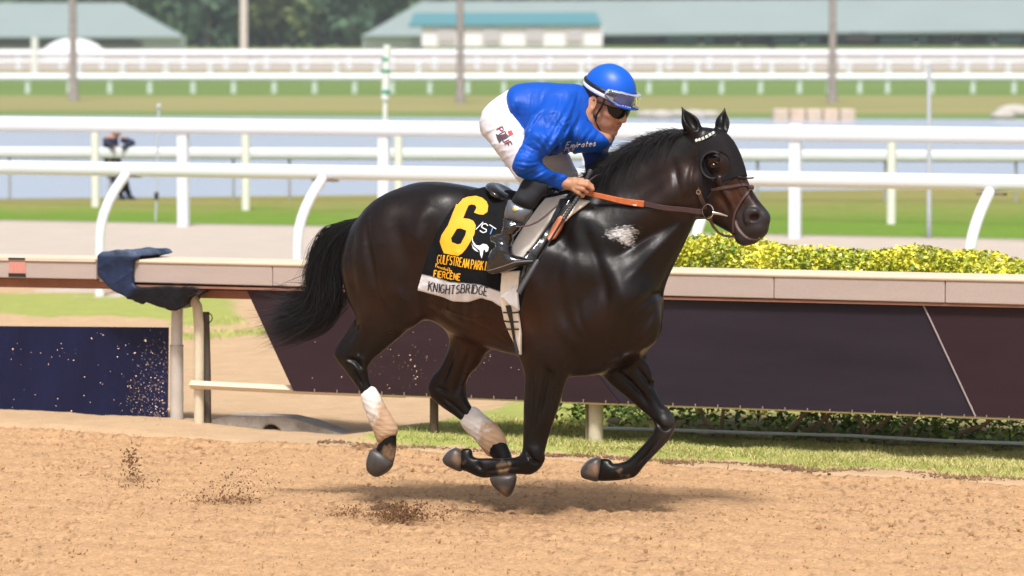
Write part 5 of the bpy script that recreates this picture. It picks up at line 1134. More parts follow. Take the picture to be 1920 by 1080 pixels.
def surf_stroke(mb, P, wpx, bvh, fr, off=.003, th=.0012):
    P = np.asarray(P, float); L = np.r_[0, np.cumsum(np.hypot(*np.diff(P, axis=0).T))]; n = max(2, int(L[-1] / 1.6) + 1); s_ = np.linspace(0, L[-1], n); x = np.interp(s_, L, P[:, 0]); y = np.interp(s_, L, P[:, 1])
    A, N_ = [], []
    for a, b in zip(x, y):
        p, nn = hitl(a, b, bvh, fr, off)
        if p is None: continue
        A.append(p); N_.append(nn)
    if len(A) >= 2: mb.ribbon(A, N_, wpx * S, th)
def text(name, st, o, dr, up, w, bvh, fr, mat, parent, xs=1.0, serif=False, length=None, curve=None, off=.003):
    """o origin px; dr, up: pixel vectors of one letter height"""
    o = np.array(o, float); dr = np.array(dr, float); up = np.array(up, float); tot = sum(adv(c) for c in st) - .22; sc = xs if length is None else length / (tot * np.hypot(*dr)); mb = MB(); x = 0.
    for ch in st:
        if ch != ' ':
            for s_ in G[ch]:
                P = [o + dr * (x + px_) * sc + up * py_ for px_, py_ in s_]
                if curve: P = [p + curve((p - o) @ dr / (dr @ dr)) for p in P]
                surf_stroke(mb, P, w, bvh, fr, off)
            if serif:
                for (a, b) in SERIF.get(ch, []):
                    P = [o + dr * (x + a + dd) * sc + up * b for dd in (-.10, .10)]
                    if curve: P = [p + curve((p - o) @ dr / (dr @ dr)) for p in P]
                    surf_stroke(mb, P, w * .62, bvh, fr, off)
        x += adv(ch)
    return mb.build(name, mat, parent, False) if mb.V else None
def decal(name, outer, bvh, fr, mat, parent, holes=(), off=.0035, cell=2.2):
    """flat shape traced in pixels, cut fine enough to follow the surface"""
    from mathutils.geometry import tessellate_polygon
    loops = [outer] + list(holes); V2 = [p for l in loops for p in l]; tri = tessellate_polygon([[Vector((p[0], p[1], 0)) for p in l] for l in loops])
    bm = bmesh.new(); vs = [bm.verts.new((p[0], p[1], 0)) for p in V2]
    for t_ in tri:
        try: bm.faces.new([vs[i] for i in t_])
        except Exception: pass
    for it in range(9):
        ed = [e for e in bm.edges if e.calc_length() > cell * 1.6]
        if not ed: break
        bmesh.ops.subdivide_edges(bm, edges=ed, cuts=1); bmesh.ops.triangulate(bm, faces=bm.faces)
    bad = []
    for v in bm.verts:
        p, nn = hitl(v.co.x, v.co.y, bvh, fr, off)
        if p is None: bad.append(v)
        else: v.co = p
    if bad: bmesh.ops.delete(bm, geom=bad, context='VERTS')
    me = bpy.data.meshes.new(name); bm.to_mesh(me); bm.free(); me.polygons.foreach_set('use_smooth', np.ones(len(me.polygons), bool)); return link(name, me, parent, mat)
M_yel = material('yellow_print', (.83, .40, .008), rough=.7, bump=[(420, .12, .002)]); M_wht = material('white_print', (.75, .76, .80), rough=.7); M_blk = material('black_print', (.015, .015, .02), rough=.7)
c7 = lambda P: [(760 + x / 2.919, 320 + y / 2.919) for x, y in P]
SIX = c7([(302,160),(340,145),(385,140),(420,150),(445,172),(454,195),(450,228),(427,243),(400,240),(376,231),(390,205),(382,190),(362,186),(345,192),(332,222),(317,262),(350,266),(373,277),(386,302),(378,350),(360,385),(332,430),(312,452),(290,466),(255,461),(213,452),(200,420),(190,388),(200,352),(234,300),(262,225),(282,180)])
decal('number_six', SIX, CB, HF, M_yel, cloth, [c7([(283,319),(303,317),(334,329),(330,352),(305,400),(288,405),(256,392),(252,370)])])
text('club_lettering', 'GULFSTREAM PARK M', (820, 494), (16, 2.2), (1.8, -16), 2.0, CB, HF, M_yel, cloth, serif=True, length=96, curve=lambda t: np.array([0, -.9 * math.sin(t * 1.1)]))
text('sponsor_line', 'Presented by', (817, 501), (7.0, 2.2), (.8, -7), 1.25, CB, HF, M_yel, cloth, length=32)
text('sponsor_lettering', 'FIERCENE', (813.5, 518.5), (11, 1.6), (1.2, -11.5), 2.5, CB, HF, M_yel, cloth, length=50)
text('name_lettering', 'KNIGHTSBRIDGE', (803, 543.5), (13, 1.55), (2.0, -15.5), 2.1, CB, HF, M_blk, cloth, serif=True, length=111, curve=lambda t: np.array([0, 2.6 * math.sin(t * .72) - (1.2 if t > 4.3 else 0)]))
mb = MB(); surf_stroke(mb, [(892, 431), (906, 417)], 1.7, CB, HF); surf_stroke(mb, [(915, 424), (911, 420), (905, 421), (903, 426), (907, 429), (912, 431), (912, 435), (906, 437), (900, 433)], 2.2, CB, HF); surf_stroke(mb, [(918, 422), (930.5, 430)], 2.0, CB, HF); mb.build('brand_letters', M_wht, cloth, False)
mb = MB(); surf_stroke(mb, [(924.5, 426.5), (919.5, 440)], 2.2, CB, HF); mb.build('brand_letter_stem', material('blue_print', (.12, .25, .6), rough=.7), cloth, False)
decal('emblem', [(885.5,440),(887,452),(893,460),(900,461),(906,457.5),(913,459),(916.5,464),(915,471),(911,473),(909,468),(906.5,470),(905.5,478),(903.5,484.5),(901,478),(900,470),(895,466),(889,461),(885.5,453)], CB, HF, M_wht, cloth)
decal('emblem', [(884.5,456),(888,463),(894,468),(898,473),(892,470.5),(887,466)], CB, HF, M_wht, cloth)
# ---- saddle: pads, flaps, seat, girth
saddle = empty('saddle', tuple(HF.tow(np.array(hp(1000, 420, 0)) * [1, 1, 0]))); saddle.rotation_euler = (0, 0, HF.yaw); tag(saddle, 'small black racing saddle with cream pad and cream girth', 'saddle')
def sad(o): o.parent = saddle; o.location = (0, 0, 0); o.rotation_euler = (0, 0, 0); bpy.context.view_layer.update(); o.matrix_parent_inverse = saddle.matrix_world.inverted() @ Matrix.LocRotScale(Vector(HF.o), Matrix.Rotation(HF.yaw, 3, 'Z').to_quaternion(), None); return o
M_padc = material('cream_pad', (.84, .79, .70), rough=.8, noise=[(40, .06), (9, .06)], bump=[(300, .25, .002)]); M_patent = material('patent_black', (.008, .008, .010), rough=.14, spec=.7, coat=.4, bump=[(26, .25, .012)])
M_leather = material('brown_leather', (.070, .034, .029), rough=.42, spec=.5, noise=(50, .2)); M_blkleather = material('black_leather', (.010, .010, .012), rough=.35, spec=.5)
sad(layer('white_fold', [(944,555),(975,531),(975,583),(960,572)], .033, .004, material('white_cotton', (.70, .71, .76), rough=.8), wr=.002))
sad(layer('girth', [(947,508),(980,506),(976,545),(972,575),(974,628),(971,668),(966,664),(952,630),(945,604),(942,560)], .026, .004, M_padc, wr=.001))
sad(layer('pad', [(996,390),(1006,374),(1048,366),(1040,392),(1018,425),(1000,460),(978,492),(958,486),(958,468),(979,423)], .026, .005, M_padc, wr=.003, wsc=9, k=.012))
sad(layer('front_pad', [(1044,408),(1060,384),(1068,374),(1095,379),(1084,390),(1066,404),(1052,418)], .022, .0045, M_padc, wr=.002, k=.012))
sad(layer('flap', [(1038,374),(1064,371),(1060,384),(1048,402),(1034,425),(1025,450),(1008,484),(992,518),(974,545),(978,520),(984,500),(982,488),(1003,455),(1018,425),(1032,395)], .034, .0045, M_patent, wr=.010, wsc=16, k=.014))
sad(layer('orange_patch', [(1046,405),(1054,412),(1046,431),(1036,448),(1026,453),(1022,447),(1030,425),(1039,409)], .040, .004, material('orange_leather', (.62, .22, .11), rough=.5), k=.01))
seat = Solid(); A = np.array([[.84, 0, -.54], [0, 1, 0], [.54, 0, .84]]); c_ = hp(943, 364, -.02)
seat.add(Ell(c_, (.094, .16, .036), A), 0); seat.cut(Ell(c_ + np.array([.035, 0, .05]), (.085, .13, .042), A), .01); seat.add(Cap(hp(975, 378, -.02), hp(1040, 366, -.02), .05, .045), .05)
sad(sculpt('seat', seat, .005, mat=M_patent, parent=saddle, smooth=2))
mb = MB(); R_ = []
for a in np.linspace(0, 2 * math.pi, 33): R_.append(c_ + (np.array([.089 * math.cos(a), .152 * math.sin(a), .004])) @ A)
mb.tube(R_, .0045, 8, cap=False); sad(mb.build('cantle_rim', material('rim_grey', (.12, .13, .15), rough=.25, metal=.5), saddle))
MG = surf([o for o in bpy.data.objects if o.name.startswith('girth')][0])
mb = MB(); mb.ribbon([hitl(x, y, MG, HF, .004, -.27)[0] for x, y in ((953, 572), (956, 585), (960, 605), (965, 635), (971, 662))], [(0, -1, 0)] * 5, [.030, .026, .018, .014, .016], .004); sad(mb.build('girth_lace', M_blkleather, saddle))
for y0_, xa_, xb_ in ((585, 944, 971), (602, 945, 972), (616, 947, 973)):
    mb = MB(); mb.ribbon([hitl(x, y0_ + (x - xa_) * .03, MG, HF, .006, -.27)[0] for x in np.linspace(xa_, xb_, 4)], [(0, -1, 0)] * 4, .008, .003); sad(mb.build('girth_buckle', M_blkleather, saddle))
mb = MB(); mb.tube([hp(x, y, l) for x, y, l in ((957, 424, -.40), (975, 425, -.39), (992, 423, -.36), (1008, 416, -.33), (1024, 404, -.30), (1045, 385, -.25))], [.004] * 3 + [.005] * 3, 8); sad(mb.build('stirrup_leather', M_leather, saddle))
# ---- hood
HOOD = [(1291,252),(1299,262),(1310,266),(1322,263),(1334,255),(1341,247),(1347,239),(1362,240),(1385,262),(1398,282),(1412,300),(1414,331),(1400,332),(1384,331),(1366,337),(1350,346),(1336,355),(1326,368),(1323,385),(1309,388),(1284,382),(1279,369),(1286,328),(1291,284)]
hd = Solid(); hd.add(HEADI, 0); 
for s in (-1, 1):
    hd.add(Ell(ep(1309, 352, s * .05), (.085, .042, .09)), .04); hd.add(Ell(ep(1337, 308, s * .080), (.05, .022, .045)), .03)
hsl = Slab(HD, HOOD, -.3, .3, -.085, 3); eyeh = {s: Cap(ep(1342, 309, s * .04), ep(1342, 309, s * .30), .0, .0) for s in (-1, 1)}
def hoodf(p):
    d = hd(p) - .006 + .0012 * fbm(p, 30, 2, 3); d = np.maximum(d, hsl(p))
    q = ep(1342, 309, -.10); e = np.sqrt(((p[:, 0] - q[0]) / .92) ** 2 + (p[:, 2] - q[2]) ** 2) - .062; e = np.where(np.abs(p[:, 1]) > .03, e, .1); return np.maximum(d, -e)
V, Fc = nets(hoodf, hsl.lo * [1, 0, 1] - [0, .16, 0], hsl.hi * [1, 0, 1] + [0, .16, 0], .0045, 2)
me = mesh('blinker_hood', V, Fc); hood = link('blinker_hood', me, None, material('hood_cloth', (.013, .011, .012), rough=.75, spec=.12, bump=[(500, .2, .002), (40, .15, .006)])); HD.place(hood); tag(hood, 'black blinker hood with round eye cups on the horse head', 'hood')
HHB = surf(hood)
M_cup = material('cup_plastic', (.012, .013, .016), rough=.18, coat=.3)
for s in (-1, 1):
    mb = MB(); q = ep(1342, 309, s * .088); P_ = []
    for a in np.linspace(rad(60), rad(285), 18): P_.append(q + np.array([.060 * math.cos(a), s * ((.030 if s < 0 else .055) - .012 * math.cos(a)), .066 * math.sin(a)]))
    mb.tube(P_, .0055, 8); P2 = [p + np.array([0, -s * .028, 0]) for p in P_]; Vv = P_ + P2; m_ = len(P_); mb.add(Vv, [(i, i + 1, m_ + i + 1, m_ + i) for i in range(m_ - 1)])
    mb.build('eye_cup', M_cup, hood)
mb = MB(); mb.tube([hitl(x, y, HHB, HD, .001, -.08)[0] for x, y in ((1326, 371), (1336, 357), (1350, 347.5), (1366, 339), (1383, 333), (1399, 334))], .0045, 6); mb.build('hood_hem', material('hood_trim', (.012, .011, .012), rough=.5), hood)
# ---- bridle
bridle = empty('bridle', tuple(HD.o)); bridle.rotation_euler = (0, 0, HD.yaw); tag(bridle, 'dark brown leather bridle with ring bit and orange rubber gripped reins', 'bridle')
hhc = Solid(); hhc.add(HX, 0)
V, Fc = nets(lambda p: np.minimum(HX(p) , hoodf(p)), hsl.lo * [1, 0, 1] - [.05, .17, .12], hsl.hi * [1, 0, 1] + [.16, .17, .05], .007, 1); BB = BVHTree.FromPolygons(V.tolist(), Fc.tolist())
def strap(name, pts, w, th, mat, smooth=True, off=.003, parent=bridle):
    P = crom(np.array(pts, float), 5, False) if smooth else np.array(pts, float); A, N_ = [], []
    for x, y in P:
        p, nn = hitl(x, y, BB, HD, off, -.05); A.append(p); N_.append(nn)
    A = np.array(A); A2 = A.copy(); A2[1:-1] = (A[:-2] + 2 * A[1:-1] + A[2:]) / 4
    mb = MB(); mb.ribbon(A2, N_, w, th); return mb.build(name, mat, parent)
strap('cheek_strap', [(1291,256),(1291,280),(1296,305),(1301,328),(1306,345)], .014, .004, M_leather)
o = strap('cheek_strap', [(1305,343),(1311,360),(1317,376),(1323,390)], .022, .006, M_leather)
p_, nn_ = hitl(1311, 360, BB, HD, .010, -.08); mb = MB(); mb.torus(p_, nn_, .011, .0022, 14, 6); mb.build('buckle', material('steel', (.62, .60, .57), rough=.2, metal=1), o)
p_, nn_ = hitl(1289.5, 283, BB, HD, .008, -.08); mb = MB(); mb.box(p_, (.020, .008, .008), None); mb.build('keeper', M_blkleather, bridle)
strap('nose_band', [(1333,355),(1350,353),(1370,350),(1388,347),(1400,348),(1410,353)], .016, .005, M_leather)
strap('nose_strap', [(1407,352),(1401,363),(1393,374),(1385,387),(1379,400),(1376,418),(1376,436)], .013, .005, M_leather)
strap('nose_strap', [(1384,331),(1398,334),(1408,334),(1413,333)], .008, .004, M_leather)
p_, nn_ = hitl(1406, 353, BB, HD, .006, -.03); mb = MB(); mb.sphere(p_, (.018, .018, .015), 10, 8); mb.build('cross_patch', M_leather, bridle)
mb = MB(); mb.sphere(p_ + np.array([0.004, -.016, -.010]), (.008, .005, .004), 8, 6); mb.build('brass_stud', material('brass', (.6, .4, .10), rough=.3, metal=1), bridle)
lt = -.085
mb = MB(); mb.ribbon([ep(x, y, l) for x, y, l in ((1331, 405, lt), (1333, 414, lt), (1337, 424, -.075), (1347, 436, -.06), (1358, 442, -.05), (1368, 443.5, -.055), (1377, 443, -.06))], [(0, -1, 0)] * 7, [.022, .020, .016, .013, .013, .013, .012], .005); mb.build('chin_strap', M_leather, bridle)
rc_ = ep(1327, 396, -.098); mb = MB(); mb.torus(rc_, (.1, 1, 0), .0345, .0035, 36, 8); mb.build('bit_ring', bpy.data.materials['steel'], bridle)
mb = MB(); mb.tube([ep(1336, 398.5, -.10), ep(1350, 401, -.085), ep(1364, 405, -.060)], [.008, .0065, .004], 10); mb.build('bit', bpy.data.materials['steel'], bridle)
strap('brow_band', [(1291,262),(1303,266),(1316,264),(1330,258),(1342,248)], .012, .003, M_blkleather)
for i, (x, y) in enumerate(((1307, 264.5), (1313, 262.5), (1319.5, 259.5), (1326, 256.5), (1332, 253), (1337.5, 250))):
    p_, nn_ = hitl(x, y + 1, BB, HD, .009, -.06); mb = MB(); u_ = np.array([.85, 0, .5]); mb.box(p_, (.013, .004, .014), np.array([[.88, 0, .47], [0, 1, 0], [-.47, 0, .88]])); mb.build('brow_gem', bpy.data.materials['gem'] if 'gem' in bpy.data.materials else material('gem', (.78, .80, .74), rough=.3, spec=.7), bridle)
def hf2hd(p): return HD.tol(HF.tow(np.asarray(p)))
M_rein = material('rein_leather', (.050, .022, .022), rough=.45, noise=(60, .2)); M_grip = material('orange_rubber', (.50, .125, .035), rough=.55, noise=[(45, .25), (140, .15)], mixes=[('worn', (.8, .7, .62), 70, .05)])
def rein(pts, w, name, mat, worn=None):
    A = []; 
    for x, y, l in pts:
        p, nn = hitl(x, y, HBt, HF, .014); q = hp(x, y, l); A.append(p if (p is not None and p[1] < q[1] and p[1] > -.3) else q)
    A = crom(np.array(A), 6, False); mb = MB(); mb.ribbon(hf2hd(A), [(HD.R @ HF.y * -1)] * len(A), w, .006); o = mb.build(name, mat, bridle)
    if worn: V = np.array([v.co[:] for v in o.data.vertices]); attr(o.data, 'worn', worn(HD.px(V)))
    return o
rein([(1098, 361.5, -.16), (1130, 368.5, -.15), (1170, 377.5, -.15), (1209, 384.5, -.15)], np.linspace(.022, .034, 19), 'rein_grip', M_grip, lambda q: .52 * np.exp(-((q[:, 0] - 1188) / 14) ** 2) * (q[:, 1] > 382 - (1188 - q[:, 0]) * .1))
rein([(1207, 384, -.15), (1245, 389, -.14), (1280, 393, -.12), (1303, 396, -.12), (1316, 397, -.125)], .027, 'rein', M_rein)
mb = MB(); A = crom(np.array([hp(1207, 384.5, -.165), hp(1245, 389.5, -.155), hp(1280, 394, -.14), hp(1312, 397, -.14)]), 6, False); A = [a if True else a for a in A]; 
mb = MB(); mb.tube([hf2hd(p) for p in (hp(1100, 350, .10), hp(1180, 380, .13), hp(1290, 410, .09), hp(1322, 408, .06))], .007, 8); mb.build('rein', M_rein, bridle)
mb = MB(); mb.tube([hf2hd(p) for p in (hp(1101, 347, -.12), hp(1106, 338, -.10), (hp(1117, 330, -.07)), hp(1132, 325.5, -.05), hp(1146, 328, -.04), hp(1158, 345, -.06))], [.0045] * 6, 8); mb.build('rein', M_rein, bridle)
# ================================================================== JOCKEY
def ji(poly, C, W, **k): return Infl(HF, poly, C, W, **k)
TORS = [(953,176),(962,162),(978,156),(1010,154),(1046,156),(1078,158),(1094,166),(1097,184),(1098,200),(1106,217),(1116,232),(1130,243),(1150,254),(1146,272),(1122,284),(1095,287),(1060,287),(1030,292),(1008,288),(986,272),(966,243),(957,214),(951,192)]
J_t = ji(TORS, 0.0, [(1000,215,.165),(1050,215,.19),(965,200,.145),(1110,245,.17),(1060,260,.17),(1090,180,.09),(1020,165,.10),(1090,215,.16)], ex=.9)
ARM = [(990,232),(998,216),(1020,205),(1046,205),(1064,216),(1069,238),(1058,262),(1038,282),(1020,294),(1017,306),(1036,321),(1061,331),(1058,345),(1053,353),(1035,350),(1010,343),(984,336),(967,326),(961,313),(965,297),(976,276),(984,258)]
AC = [(1035,225,-.20),(1010,265,-.30),(980,310,-.36),(1015,330,-.29),(1052,342,-.19)]
J_a = ji(ARM, AC, [(1030,235,.085),(1005,275,.065),(985,315,.058),(1020,332,.045),(1050,341,.036)])
FARM = [(1108,238),(1135,240),(1152,254),(1147,268),(1140,282),(1139,300),(1139,322),(1128,346),(1112,352),(1100,340),(1097,318),(1094,298),(1090,275)]
FAC = [(1125,250,.20),(1115,300,.24),(1115,340,.14)]
J_fa = ji(FARM, FAC, [(1122,260,.07),(1117,300,.055),(1118,335,.04)])
SEAT = [(962,168),(945,176),(928,188),(914,200),(907,218),(905,238),(912,256),(930,272),(960,282),(990,275),(1000,240),(985,190)]
J_s = ji(SEAT, 0.0, [(935,225,.165),(960,230,.17)], ex=.85)
THI = [(925,205),(908,222),(908,245),(916,262),(930,282),(946,305),(961,325),(975,343),(985,350),(1003,352),(1020,345),(1022,325),(1008,300),(990,265),(975,230),(950,205)]
THC = [(930,225,-.10),(960,290,-.17),(1000,338,-.25)]
J_th = ji(THI, THC, [(935,235,.09),(960,285,.075),(995,335,.055)])
FTH = [(985,290),(1010,284),(1040,280),(1062,283),(1074,305),(1084,332),(1074,347),(1050,362),(1035,366),(1026,352),(1012,330),(995,310)]
J_fth = ji(FTH, [(1000,295,.12),(1065,335,.24)], [(1030,310,.085),(1060,335,.065)])
CALF = [(984,334),(1004,328),(1020,338),(1028,351),(1014,372),(997,394),(980,389),(960,380),(970,357)]
CFC = [(1005,340,-.28),(975,385,-.345)]
J_c = ji(CALF, CFC, [(1000,350,.06),(980,378,.052)])
FCALF = [(1046,352),(1064,346),(1086,362),(1078,380),(1062,400),(1046,396),(1044,372)]
J_fc = ji(FCALF, [(1060,370,.30)], [(1062,372,.05)])
SHIN = [(951,381),(958,375),(997,392),(990,410),(980,421),(962,417),(946,411)]
J_sh = ji(SHIN, [(970,395,-.345)], [(970,398,.053)])
BOOT = [(947,408),(980,418),(975,428),(965,441),(960,455),(961,476),(980,482),(1001,488.5),(1000,494),(980,498),(964,504),(945,511),(923,515),(911,507),(913,492),(920,472),(930,459),(921,451),(920,444),(930,441),(940,436),(944,424)]
J_b = ji(BOOT, [(960,430,-.36),(950,500,-.37)], [(958,425,.05),(943,450,.045),(945,490,.045),(985,492,.028)], smooth=3)
# ---- head, built in its own axes (x forward, y left, z up)
HSC = 1.25; psi = rad(-37); th = rad(24); rl = rad(-3)
Fx = np.array([math.cos(th) * math.cos(psi), math.cos(th) * math.sin(psi), -math.sin(th)]); Ly = np.array([-math.sin(psi), math.cos(psi), 0]); Uz = np.cross(Fx, Ly)
Ly, Uz = Ly * math.cos(rl) + Uz * math.sin(rl), Uz * math.cos(rl) - Ly * math.sin(rl)
RW = np.stack([Fx, Ly, Uz]); RH = RW @ HF.R.T          # rows: head axes in HF coordinates
nose_t = hp(1171, 226, -.01); HO = nose_t - HSC * (np.array([.116, 0, -.028]) @ RH)
def h2f(p): return np.asarray(p) * HSC @ RH + HO
def f2h(p): return (np.asarray(p) - HO) @ RH.T / HSC
class Xh:
    def __init__(s, f):
        s.f = f; c = np.array([[x, y, z] for x in (f.lo[0], f.hi[0]) for y in (f.lo[1], f.hi[1]) for z in (f.lo[2], f.hi[2])]); q = h2f(c); s.lo = q.min(0); s.hi = q.max(0)
    def __call__(s, p): return s.f(f2h(p)) * HSC
HH = Solid()
HH.add(Ell((-.008, 0, .035), (.097, .076, .088)), 0); HH.add(Ell((.030, 0, -.025), (.064, .060, .080)), .03)
for s in (-1, 1):
    HH.add(Cap((.005, s * .050, -.055), (.068, s * .014, -.093), .019, .018), .025); HH.add(Ell((.064, s * .038, -.025), (.026, .022, .018)), .02)
    HH.add(Ell((.066, s * .024, -.060), (.026, .022, .028)), .02); HH.cut(Ell((.098, s * .032, .002), (.020, .017, .011)), .014)
    HH.add(Ell((.102, s * .0125, -.034), (.0105, .0085, .009)), .008); HH.cut(Ell((.106, s * .008, -.042), (.006, .0035, .004)), .004)
    ax = np.array([[.94, s * .3, .28], [-s * .3, .95, 0], [-.28, 0, .96]]); HH.add(Ell((-.002, s * .082, -.010), (.021, .009, .034), ax), .005); HH.cut(Ell((.004, s * .0905, -.006), (.012, .007, .021), ax), .004)
    HH.add(Cap((.088, s * .012, .018), (.078, s * .042, .018), .010, .008), .012)
HH.add(Ell((.086, 0, -.096), (.017, .018, .016)), .018); HH.add(Cap((.091, 0, .012), (.111, 0, -.026), .0085, .0115), .010); HH.add(Ell((.112, 0, -.031), (.010, .010, .009)), .006)
HH.add(Ell((.096, 0, -.060), (.012, .022, .0062)), .006); HH.add(Ell((.093, 0, -.0725), (.012, .019, .0072)), .006); HH.cut(Cap((.104, -.020, -.0660), (.108, 0, -.0655), .0022, .0022), .004); HH.cut(Cap((.104, .020, -.0660), (.108, 0, -.0655), .0022, .0022), .004)
HH.lo, HH.hi = HH.bounds()
nk0 = h2f((-.022, 0, -.045)); nk1 = hp(1098, 222, 0)
class Shr:
    def __init__(s, f, o): s.f = f; s.o = o; s.lo = f.lo; s.hi = f.hi
    def __call__(s, p): return s.f(p) + s.o
JB = Solid(); JB.add(Shr(J_t, .016), 0)
for q_, k_ in ((Shr(J_a, .012), .04), (Shr(J_fa, .012), .04), (Shr(J_s, .014), .05), (Shr(J_th, .012), .05), (Shr(J_fth, .012), .05), (Shr(J_c, .010), .03), (Shr(J_fc, .010), .03), (Shr(J_sh, .012), .02)): JB.add(q_, k_)
JB.add(Cap(nk0, nk1, .066, .078), .03); JB.add(Xh(HH), .02)
JB.add(Cap(h2f((-.045, 0, .0)), hp(1090, 205, 0), .07, .08), .03)
# ---- near hand closed round the rein and the whip handle
hl = -.195
def hq(x, y, l): return hp(x, y, l)
JB.add(Cap(hq(1046, 341, -.19), hq(1064, 345, -.19), .026, .029), .012)
JB.add(Ell(hq(1078, 347, -.195), (.042, .022, .033), None), .012); JB.add(Ell(hq(1090, 346, -.19), (.030, .022, .028)), .012)
FG = [[(1088,340,-.20), (1101,341,-.20), (1109.5,349,-.185), (1107,356,-.165)], [(1085,345,-.213), (1100,347.5,-.215), (1111,354.5,-.195), (1106,359,-.17)],
      [(1082,352,-.215), (1093,355,-.217), (1101,360,-.20), (1097,363,-.175)], [(1076,356,-.21), (1085,361.5,-.212), (1093,367,-.195), (1088,369,-.175)]]
for i, f_ in enumerate(FG):
    P = [hq(*a) for a in f_]; r_ = [.0125, .0118, .0105, .0092]; r_ = [a * (1 if i < 2 else .93) for a in r_]
    for a in range(3): JB.add(Cap(P[a], P[a + 1], r_[a], r_[a + 1]), .006)
P = [hq(*a) for a in ((1066,338,-.175), (1078,337,-.158), (1092,338,-.150), (1101,344,-.150))]
for a in range(3): JB.add(Cap(P[a], P[a + 1], (.0145, .0125, .011)[a], (.0125, .011, .0095)[a]), .008)
# far hand
JB.add(Ell(hp(1118, 353, .10), (.035, .022, .028)), .02)
for i in range(4):
    P = [hp(1124 - i * 3, 349 + i * 4, .095), hp(1131 - i * 3, 353 + i * 4, .07), hp(1126 - i * 3, 358 + i * 4, .05)]
    for a in range(2): JB.add(Cap(P[a], P[a + 1], .0115, .010), .006)
def jb_at(V):
    q = f2h(V); hd_ = (q[:, 2] > -.14) & (np.abs(q[:, 1]) < .12) & (q[:, 0] > -.12) & (q[:, 0] < .15)
    lips = np.exp(-((q[:, 0] - .10) / .016) ** 2 - (q[:, 1] / .022) ** 2 - ((q[:, 2] + .066) / .0085) ** 2) * hd_
    beard = np.clip(np.exp(-((q[:, 2] + .080) / .030) ** 2) * (q[:, 0] > .02) * .5, 0, .5) * hd_; brow = np.exp(-((q[:, 2] - .022) / .005) ** 2) * (q[:, 0] > .06) * hd_
    hx = HF.px(V); kn = np.exp(-((hx[:, 0] - 1100) / 9) ** 2 - ((hx[:, 1] - 352) / 9) ** 2) * .6
    return {'lips': np.clip(lips + kn * .5, 0, 1), 'beard': beard, 'hair': brow * .8}
M_skin = material('skin', (.46, .235, .135), rough=.5, spec=.4, noise=[(45, .07), (160, .05)], bump=[(260, .12, .001)], sss=.12, mixes=[('lips', (.50, .13, .10)), ('beard', (.27, .15, .11)), ('hair', (.02, .012, .01))])
lo, hi = JB.bounds()
jockey = sculpt('person', JB, .0042, HF, M_skin, smooth=2, attrs=jb_at); tag(jockey, 'jockey in a blue silk jacket and white breeches crouching over the galloping horse', 'person')
# ---- jacket
def ridge(n): return 1 - np.abs(n) * 2
SH = Solid(); SH.add(J_t, 0); SH.add(J_a, .035); SH.add(J_fa, .035)
SH.add(Ell(hp(1040, 225, -.17), (.085, .07, .085)), .05); SH.add(Ell(hp(1120, 262, .15), (.06, .06, .05)), .04)
SH.add(Cap(hp(1086, 196, 0), hp(1094, 214, 0), .088, .088), .03)
for s_ in (1,): SH.add(Cap(hp(1058, 332, -.195), hp(1053, 352, -.195), .008, .008), .02)
def folds(p, d):
    q = HF.px(p); x, y = q[:, 0], q[:, 1]; arm = np.clip((-p[:, 1] - .17) / .05, 0, 1)
    w1 = fbm(np.stack([(x * .86 + y * .5) * .045, (-x * .5 + y * .86) * .013, p[:, 1] * 3], 1), 1, 3, 11)           # long diagonal folds over the back
    low = np.clip((y - 205) / 50, 0, 1)
    r = .0035 * w1 * (.35 + low) + .0055 * np.clip(ridge(w1 * 1.6) - .5, 0, 1) * low
    w2 = fbm(np.stack([(x * .45 + y * .9) * .060, (x * .9 - y * .45) * .016, p[:, 1] * 4], 1), 1, 3, 23)            # across the sleeve
    r2 = .003 * w2 + .0065 * np.clip(ridge(w2 * 1.5) - .55, 0, 1)
    r = r * (1 - arm) + r2 * arm + .010 * np.exp(-((np.hypot(x - 1052, (y - 300) * .4)) / 30) ** 2) * np.sin(x * .35 + y * .2) * (y < 290)
    return d - r
CR = []
def crs(pts, w, dep): CR.append((crom(np.array(pts, float), 4, False), w, dep))
for pts, w, dp in (([(1021,207),(1007,226),(990,253),(983,264)], 3.2, .008), ([(1009,246),(1025,269),(1030,282)], 2.2, .005), ([(1019,221),(1027,254),(1037,273)], 2.4, .0045), ([(1038,221),(1053,242),(1056,263)], 2.4, .0045), ([(1067,232),(1057,260),(1042,281)], 3.0, .006), ([(1052,234),(1061,255)], 2, .003),
    ([(1112,242),(1096,263),(1090,275)], 3, .005), ([(1123,246),(1114,266)], 2.4, .004), ([(981,269),(1007,283)], 2.0, .005), ([(973,286),(1001,301)], 2.0, .005), ([(966,302),(993,306),(1010,302)], 2.2, .006), ([(980,323),(1007,310)], 2, .004), ([(994,333),(1026,318)], 2, .0045), ([(1011,338),(1038,325)], 1.8, .004), ([(1040,345),(1043,328)], 2, .004),
    ([(1001,262),(1016,276),(1022,290)], 2, .004), ([(1086,172),(1078,200),(1066,226)], 3, .003), ([(993,172),(991,200),(985,222)], 3, .0028), ([(1022,170),(1016,196)], 3, .0028), ([(962,190),(975,222),(992,246)], 3, .0035), ([(959,205),(968,235),(982,258)], 2.5, .0035), ([(1050,178),(1044,204)], 3, .0025), ([(1090,210),(1080,238)], 2.5, .003), ([(975,278),(990,288)], 1.8, .004), ([(968,312),(990,316)], 1.8, .004), ([(1000,343),(1018,329)], 1.6, .003)): crs(pts, w, dp)
